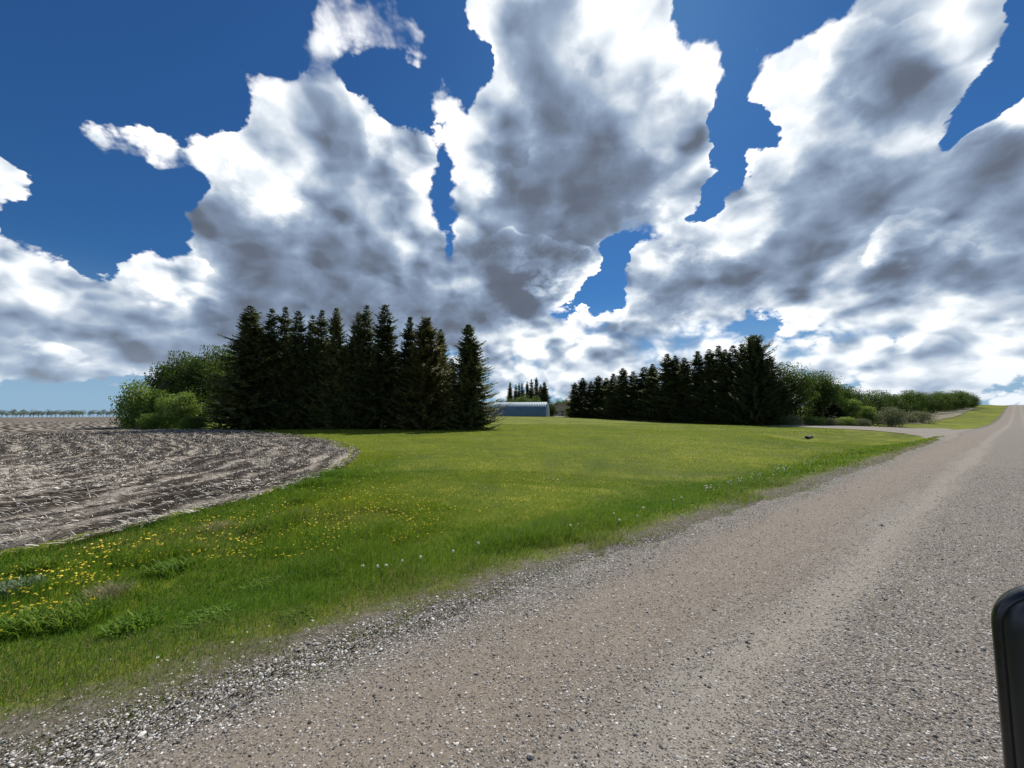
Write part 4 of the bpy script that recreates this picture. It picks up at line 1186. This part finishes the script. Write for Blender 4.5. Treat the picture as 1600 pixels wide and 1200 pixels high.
for xx, nm in ((.03, 'end_wall'), (L_sh - .03, 'end_wall')):
    t = MB(); Vv = []
    for j in range(npr + 1):
        yy, zz = arch(j / npr); Vv.append((xx, yy * .985, zz * .985))
    Vv2 = [(xx + .04 * (1 if xx > 1 else -1), a, c_) for _, a, c_ in Vv]
    nn = npr + 1
    t.add(Vv + Vv2, [tuple(range(nn)), tuple(range(2 * nn - 1, nn - 1, -1))] + [(j, j + nn, j + nn + 1, j + 1) for j in range(npr)])
    e = t.obj(nm, m_sh, sh)
    t = MB(); t.box((xx + .10 * (1 if xx > 1 else -1), 0, 1.95), (.08, 4.4, 3.9)); t.obj('sliding_door', simple('shed_door_paint', (.16, .20, .27), .5), e)
t = MB(); t.box((L_sh / 2, -W_sh / 2 - .05, .12), (L_sh + .2, .3, .30)); t.box((L_sh / 2, W_sh / 2 + .05, .12), (L_sh + .2, .3, .30))
t.obj('concrete_footing', simple('concrete', (.16, .16, .155), .9, var=.2), sh)

# ------------------------------------------------------------------ small white house
hx, hy = at(880, 178); hz = tz(hx, hy)
k_ = 178 / F
ho = thing('white_house', 'small white house with a dark gable roof at the end of the driveway', 'house', (hx, hy, hz), math.radians(-12))
wl, wd, wh, rh = 8.6, 7.0, 2.3, 2.7
m_w = simple('white_siding', (.50, .50, .49), .8, var=.06); m_r = simple('dark_shingle', (.045, .040, .040), .9, var=.3)
t = MB(); a, c_ = wl / 2, wd / 2
t.add([(-a, -c_, 0), (a, -c_, 0), (a, c_, 0), (-a, c_, 0), (-a, -c_, wh), (a, -c_, wh), (a, c_, wh), (-a, c_, wh), (-a, 0, wh + rh), (a, 0, wh + rh)],
      [(0, 1, 5, 4), (2, 3, 7, 6), (1, 2, 6, 9, 5), (3, 0, 4, 8, 7), (3, 2, 1, 0), (4, 5, 9, 8), (6, 7, 8, 9)])
wall = t.obj('wall', m_w, ho)
t = MB(); ov = .35; sl = rh / c_; th = .14
for sg in (-1, 1):
    y0, z0 = sg * (c_ + ov), wh - ov * sl + .03; y1, z1 = 0, wh + rh + .03
    t.add([(-a - ov, y0, z0), (a + ov, y0, z0), (a + ov, y1, z1), (-a - ov, y1, z1), (-a - ov, y0, z0 + th), (a + ov, y0, z0 + th), (a + ov, y1, z1 + th), (-a - ov, y1, z1 + th)],
          [(0, 1, 2, 3), (7, 6, 5, 4), (0, 4, 5, 1), (1, 5, 6, 2), (2, 6, 7, 3), (3, 7, 4, 0)])
rf = t.obj('roof', m_r, ho)
t = MB(); t.box((1.4, .9, wh + rh), (.55, .55, 1.3)); t.obj('chimney', simple('chimney_brick', (.2, .1, .07), .9, var=.2), rf)
m_g = simple('window_glass', (.03, .035, .04), .1); m_f = simple('white_trim', (.65, .65, .64), .6)
for wx in (-2.9, 2.4):
    t = MB()
    for cx, cz, dx, dz in ((wx, 2.02, 1.5, .09), (wx, .95, 1.5, .09), (wx - .7, 1.485, .09, .98), (wx + .7, 1.485, .09, .98)): t.box((cx, -c_ - .04, cz), (dx, .09, dz))
    w_ = t.obj('window', m_f, wall)
    t = MB(); t.box((wx, -c_ - .012, 1.485), (1.3, .03, .97)); t.obj('pane', m_g, w_)
t = MB(); t.box((0, -c_ - .03, 1.02), (.95, .07, 2.04)); dr = t.obj('door', simple('dark_door', (.06, .05, .05), .5), wall)
t = MB(); t.tube([(.36, -c_ - .07, 1.0), (.36, -c_ - .13, 1.0)], [.035, .035], 8); t.obj('handle', m_f, dr)

# ------------------------------------------------------------------ dandelions
def zone_pts(n, polys, seed):
    g = np.random.default_rng(seed); out = []
    for poly, share in polys:
        xs = [p[0] for p in poly]; ys = [p[1] for p in poly]; m = int(n * share)
        px, py = g.uniform(min(xs), max(xs), m * 14), g.uniform(min(ys), max(ys), m * 14)
        ok = in_poly(px, py, poly) & (fbm(px * .018, py * .05, 3) + g.normal(0, .16, len(px)) > .40)
        x, y = hits(px[ok][:m * 2], py[ok][:m * 2])
        k = to_sl(x, y)[1] > 4.4
        out += list(zip(x[k][:m], y[k][:m]))
    return [(float(a), float(b_)) for a, b_ in out]
FLZ = [([(0,905),(110,865),(230,835),(340,812),(345,850),(200,900),(120,985),(0,1000)], .20),
       ([(230,835),(380,800),(480,770),(620,790),(650,850),(480,880),(330,885),(230,880)], .24),
       ([(470,745),(560,722),(660,770),(700,850),(560,850),(470,790)], .16),
       ([(520,700),(640,684),(760,690),(900,700),(860,780),(700,830),(600,760)], .10),
       ([(540,676),(800,668),(1000,668),(1250,672),(1230,684),(900,680),(560,690)], .14),
       ([(1000,690),(1200,684),(1290,694),(1270,712),(1080,735),(960,720)], .16)]
pts = zone_pts(1700, FLZ, 5)
pts.sort(key=lambda p: math.hypot(*p))
def flower(g, n_pet=11):
    """domed yellow head of ray florets on a short hollow stem"""
    V = []; Fc = []; h = .085
    for ring, (r, z, tw) in enumerate(((.021, .004, 0), (.016, .008, .28), (.010, .011, .5))):
        for k in range(n_pet):
            a = 2 * math.pi * (k + tw) / n_pet; w = .28; b0 = len(V)
            V += [(.002 * math.cos(a), .002 * math.sin(a), h + z - .004), (r * .7 * math.cos(a - w), r * .7 * math.sin(a - w), h + z), (r * math.cos(a), r * math.sin(a), h + z - .001 + g.normal(0, .001)), (r * .7 * math.cos(a + w), r * .7 * math.sin(a + w), h + z)]
            Fc.append((b0, b0 + 1, b0 + 2, b0 + 3))
    return V, Fc
FM = []
for k in range(4):
    g = np.random.default_rng(200 + k); V, Fc = flower(g); n0 = len(V)
    t = MB(); t.tube([(0.004 * k, .006, -.02), (.003, .002, .04), (0, 0, .083)], [.0022, .002, .002], 4)
    Fs = {}
    for kk, f in t.F.items(): Fs[kk] = [[i + n0 for i in q] for q in f]
    quads = np.array(Fc + Fs.get(4, []))
    me = mesh_data('dandelion', V + t.V, [quads], M['petal'], attrs={'tint': [.5] * (n0 + len(t.V))})
    me.materials.append(M['stem'])
    mi = np.zeros(len(me.polygons), np.int32); mi[len(Fc):] = 1; me.polygons.foreach_set('material_index', mi)
    FM.append(me)
g = np.random.default_rng(9)
for i, (x, y) in enumerate(pts[:300]):
    o = bpy.data.objects.new('dandelion', FM[i % 4]); link(o)
    r = math.hypot(x, y); sc = g.uniform(.55, .95)
    o.location = (x, y, tz(x, y) + (.02 if r < 9 else -.01)); o.scale = (sc, sc, 1); o.rotation_euler = (g.normal(0, .18), g.normal(0, .18), g.uniform(0, 6.28))
    o['label'] = 'yellow dandelion flower open in the green grass near the stubble field'; o['category'] = 'flower'; o['group'] = 'yellow dandelions nearest the stubble field'
rest = np.array(pts[300:]); n = len(rest); rr = np.hypot(rest[:, 0], rest[:, 1])
k8 = np.arange(8) * math.pi / 4
R8 = (.013 * g.uniform(.8, 1.25, n) * (1 + .020 * rr))[:, None]
zc = terrain(rest[:, 0], rest[:, 1]) + g.uniform(.055, .10, n)
ring = np.stack([rest[:, 0:1] + R8 * np.cos(k8), rest[:, 1:2] + R8 * np.sin(k8), zc[:, None] + R8 * .35 * np.sin(k8 + g.uniform(0, 6, n)[:, None])], -1)
ctr = np.stack([rest[:, 0], rest[:, 1], zc + .010], -1)[:, None, :]; low = np.stack([rest[:, 0], rest[:, 1], zc - .012], -1)[:, None, :]
Vd = np.concatenate([ring, ctr, low], 1).reshape(-1, 3); b0 = (np.arange(n) * 10)[:, None, None]
tri = np.array([(k, (k + 1) % 8, 8) for k in range(8)] + [((k + 1) % 8, k, 9) for k in range(8)])[None]
mobj('dandelion_carpet', Vd, [(b0 + tri).reshape(-1, 3)], M['petal'], attrs={'tint': np.repeat(g.random(n), 10)},
     kind='stuff', label='carpet of small yellow dandelions across the farther lawn', category='flowers')

# white seed heads along the verge
def seedhead():
    t = MB(); t.tube([(0, 0, 0), (.006, 0, .10), (0, 0, .195)], [.0028, .0024, .002], 4)
    g = np.random.default_rng(5); V = []; Fc = []
    for k in range(70):
        d = g.normal(0, 1, 3); d /= np.linalg.norm(d); s_ = np.cross(d, g.normal(0, 1, 3)); s_ /= np.linalg.norm(s_); q = np.cross(d, s_)
        c0 = np.array([0, 0, .21]); e = c0 + d * .018; b0 = len(V)
        V += [tuple(c0 + d * .004), tuple(e + s_ * .007), tuple(e + d * .003), tuple(e - s_ * .007)]; Fc.append((b0, b0 + 1, b0 + 2, b0 + 3))
    n0 = len(V); quads = np.array(Fc + [[i + n0 for i in q] for q in t.F[4]])
    me = mesh_data('seed_head', V + t.V, [quads], M['puff'], attrs={'tint': [.5] * (n0 + len(t.V))}); me.materials.append(M['stem'])
    mi = np.zeros(len(me.polygons), np.int32); mi[len(Fc):] = 1; me.polygons.foreach_set('material_index', mi)
    return me
SM = seedhead()
def puffs(lst, label, group):
    for x, y in lst:
        o = bpy.data.objects.new('dandelion_seed_head', SM); link(o)
        r = math.hypot(x, y); sc = g.uniform(.5, .95) * (1 + .006 * r)
        o.location = (x, y, tz(x, y) - .02); o.scale = (sc, sc, g.uniform(.75, 1.15)); o.rotation_euler = (g.normal(0, .12), g.normal(0, .12), g.uniform(0, 6.28))
        o['label'] = label; o['category'] = 'flower'; o['group'] = group
g = np.random.default_rng(31)
A = []
while len(A) < 60:
    px = g.uniform(1100, 1285); py = 770 - (px - 1100) * .29 + g.normal(0, 5)
    x, y = hit(px, py + 6)
    if to_sl(x, y)[1] > 4.2: A.append((x, y))
puffs(A, 'white fluffy dandelion seed head in the row along the road verge', 'white seed heads along the road verge')
B = [hit(px + g.normal(0, 8), py + 8 + g.normal(0, 4)) for px, py in [(950,822),(962,820),(935,826),(945,832),(862,835),(880,828),(1010,800),(1040,792),(990,812),(1060,780),(583,897),(590,892),(605,905),(640,890),(665,882),(700,872),(740,860)] for _ in range(1)]
FACT = .6
puffs([p for p in B if to_sl(*p)[1] > 4.0], 'scattered white dandelion seed head in the nearer verge grass', 'scattered white seed heads in the nearer verge')

# bigger weeds and dry tufts in the foreground verge
def leafy_weed(seed, H, R, nst, lw, mat, label, cat, x, y, name):
    g = np.random.default_rng(seed); n = nst
    a = g.uniform(0, 6.28, n); rr = g.uniform(.2, 1, n) ** .7 * R; h = H * g.uniform(.55, 1.1, n)
    bx, by = np.clip(g.normal(0, R * .38, n), -R * .6, R * .6), np.clip(g.normal(0, R * .38, n), -R * .6, R * .6); rr = rr * .55
    P = []; W = lw * g.uniform(.6, 1.3, n)
    for t, f in ((0, .7), (.4, 1.0), (.75, .8), (1.0, .08)):
        zz = h * (1.25 * t - .55 * t ** 2.4)
        c = np.stack([bx + np.cos(a) * rr * t ** 1.3, by + np.sin(a) * rr * t ** 1.3, zz], -1)
        N = np.stack([-np.sin(a) * W * f, np.cos(a) * W * f, 0 * W], -1) * .5
        P += [c - N, c + N]
    V = np.stack(P, 1).reshape(-1, 3); b0 = (np.arange(n) * 8)[:, None]
    Fq = np.vstack([b0 + np.array([[0, 1, 3, 2]]), b0 + np.array([[2, 3, 5, 4]]), b0 + np.array([[4, 5, 7, 6]])])
    o = mobj(name, V, [Fq], M[mat] if isinstance(mat, str) else mat, attrs={'tint': np.repeat(np.clip(g.normal(.4, .25, n), 0, .9), 8)}, label=label, category=cat)
    o.location = (x, y, tz(x, y) - .01)
    return o
M['weed_blue'] = leaf_mat('blue_green_leaves', (.09, .15, .075), (.17, .25, .13), trans=.25, obj_var=0)
M['weed'] = leaf_mat('weed_leaves', (.070, .150, .012), (.24, .34, .030), trans=.45, obj_var=0)
M['dry'] = leaf_mat('dry_blades', (.20, .18, .09), (.42, .38, .22), trans=.3)
for i, (px, py, H, R, n, lw, mt, lab, cat, nm) in enumerate([
  (25,915,.22,.30,260,.016,'weed_blue','pale blue green feathery weed clump at the left picture edge','weed','weed_clump'),
  (125,965,.30,.34,420,.010,'weed','large dark leafy clump beside the tan dry tuft','weed','weed_clump'),
  (40,975,.26,.34,380,.012,'weed','dark leafy clump low at the left picture edge','weed','weed_clump'),
  (210,975,.20,.26,300,.013,'weed','broad leaved weed clump right of the large dark clump','weed','weed_clump'),
  (165,925,.24,.30,420,.0038,'dry','tan dry grass tuft bending in the wind on the verge','grass tuft','dry_grass_tuft'),
  (340,815,.20,.40,220,.004,'dry','thin grey dry tuft at the edge of the stubble field','grass tuft','dry_grass_tuft'),
  (60,880,.22,.28,300,.011,'weed','leafy weed clump above the pale blue green one','weed','weed_clump'),
  (420,905,.10,.30,320,.013,'weed','flat leafy weed patch in the lower verge','weed','weed_clump'),
  (330,960,.09,.34,300,.012,'weed','low leafy weed patch in the nearest tall grass','weed','weed_clump'),
  (470,955,.07,.26,200,.010,'weed','small leafy weed patch close to the gravel shoulder','weed','weed_clump'),
  (270,880,.20,.36,380,.012,'weed','rounded green weed clump left of the smaller dry tuft','weed','weed_clump')]):
    x, y = hit(px, py + 12)
    leafy_weed(300 + i, H, R, n, lw, mt, lab, cat, x, y, nm)

# ------------------------------------------------------------------ wing mirror of the vehicle the picture is taken from
def fwd(s, l, z): x, y = from_sl(s, l); return (x, y, z)
mx, my = from_sl(.74, .036)
mi_ = thing('wing_mirror', 'glossy black vehicle wing mirror with rounded corners at the lower right', 'mirror', (mx, my, CAM_H - .190), math.atan2(RC, RS))
# local axes: x forward along the road, y to the left; the housing hangs to the right (negative y) and down
def sup(n, w, h, r, x, inset=0.0, bulge=0.0):
    """rounded rectangle ring in the plane x"""
    V = []; w2, h2 = w / 2 - inset, h / 2 - inset; r = max(.004, r - inset * .7)
    for qx, qy, a0 in ((1, 1, 0), (-1, 1, 90), (-1, -1, 180), (1, -1, 270)):
        for k in range(n):
            a = math.radians(a0 + 90 * k / (n - 1))
            V.append((x, -w / 2 + qx * (w2 - r) + r * math.cos(a), -h / 2 + qy * (h2 - r) + r * math.sin(a)))
    return V
Wm, Hm, n = .24, .34, 10
def skin(rings, name, mat, parent, cap0=True, cap1=True):
    m = len(rings[0]); V = [v for r in rings for v in r]; Fq = []
    for i in range(len(rings) - 1):
        for k in range(m): Fq.append((i * m + k, i * m + (k + 1) % m, (i + 1) * m + (k + 1) % m, (i + 1) * m + k))
    t = MB(); t.add(V, Fq)
    if cap0: t.add(rings[0], [tuple(range(m))[::-1]])
    if cap1: t.add(rings[-1], [tuple(range(m))])
    return t.obj(name, mat, parent, True)
def black_mat():
    m, b, p, o = new_mat('black_plastic')
    P = b.n('ShaderNodeTexCoord').outputs['Object']
    b.l(b.mixc(b.mr(b.noise(P, 30, 4, .6), .4, .7), (.006, .007, .010, 1), (.011, .013, .018, 1)), p.inputs['Base Color'])
    b.l(b.mr(b.noise(P, 60, 5, .7), .3, .8, .22, .42), p.inputs['Roughness'])
    p.inputs['Coat Weight'].default_value = .3; p.inputs['Coat Roughness'].default_value = .15
    return m
m_blk = black_mat()
hs = skin([sup(n, Wm, Hm, .060, 0.0, .0075), sup(n, Wm, Hm, .060, .002, .0025), sup(n, Wm, Hm, .060, .008, 0), sup(n, Wm, Hm, .060, .020, 0), sup(n, Wm, Hm, .065, .040, .004), sup(n, Wm, Hm, .075, .065, .018), sup(n, Wm, Hm, .085, .085, .042), sup(n, Wm, Hm, .090, .095, .075)], 'housing', m_blk, mi_, cap0=True)
m_seam = simple('seam_rubber', (.004, .004, .006), .8)
skin([sup(n, Wm, Hm, .058, -.0002, .0078), sup(n, Wm, Hm, .058, -.0010, .0082), sup(n, Wm, Hm, .058, -.0010, .0095)], 'seal', m_seam, mi_, cap0=False, cap1=True)
m_face = simple('dark_face', (.010, .013, .020), .30, spec=.6)
skin([sup(n, Wm, Hm, .057, -.0012, .0095), sup(n, Wm, Hm, .057, -.0050, .0115), sup(n, Wm, Hm, .057, -.0090, .0160), sup(n, Wm, Hm, .057, -.0130, .025), sup(n, Wm, Hm, .057, -.0165, .042), sup(n, Wm, Hm, .05, -.0180, .08)], 'rear_cover', m_face, mi_, cap0=False)
t = MB(); t.tube([(.03, -Wm + .03, -Hm * .55), (.045, -Wm - .08, -Hm * .60), (.05, -Wm - .22, -Hm * .66)], [.036, .030, .042], 12); t.obj('mounting_arm', m_blk, mi_, True)
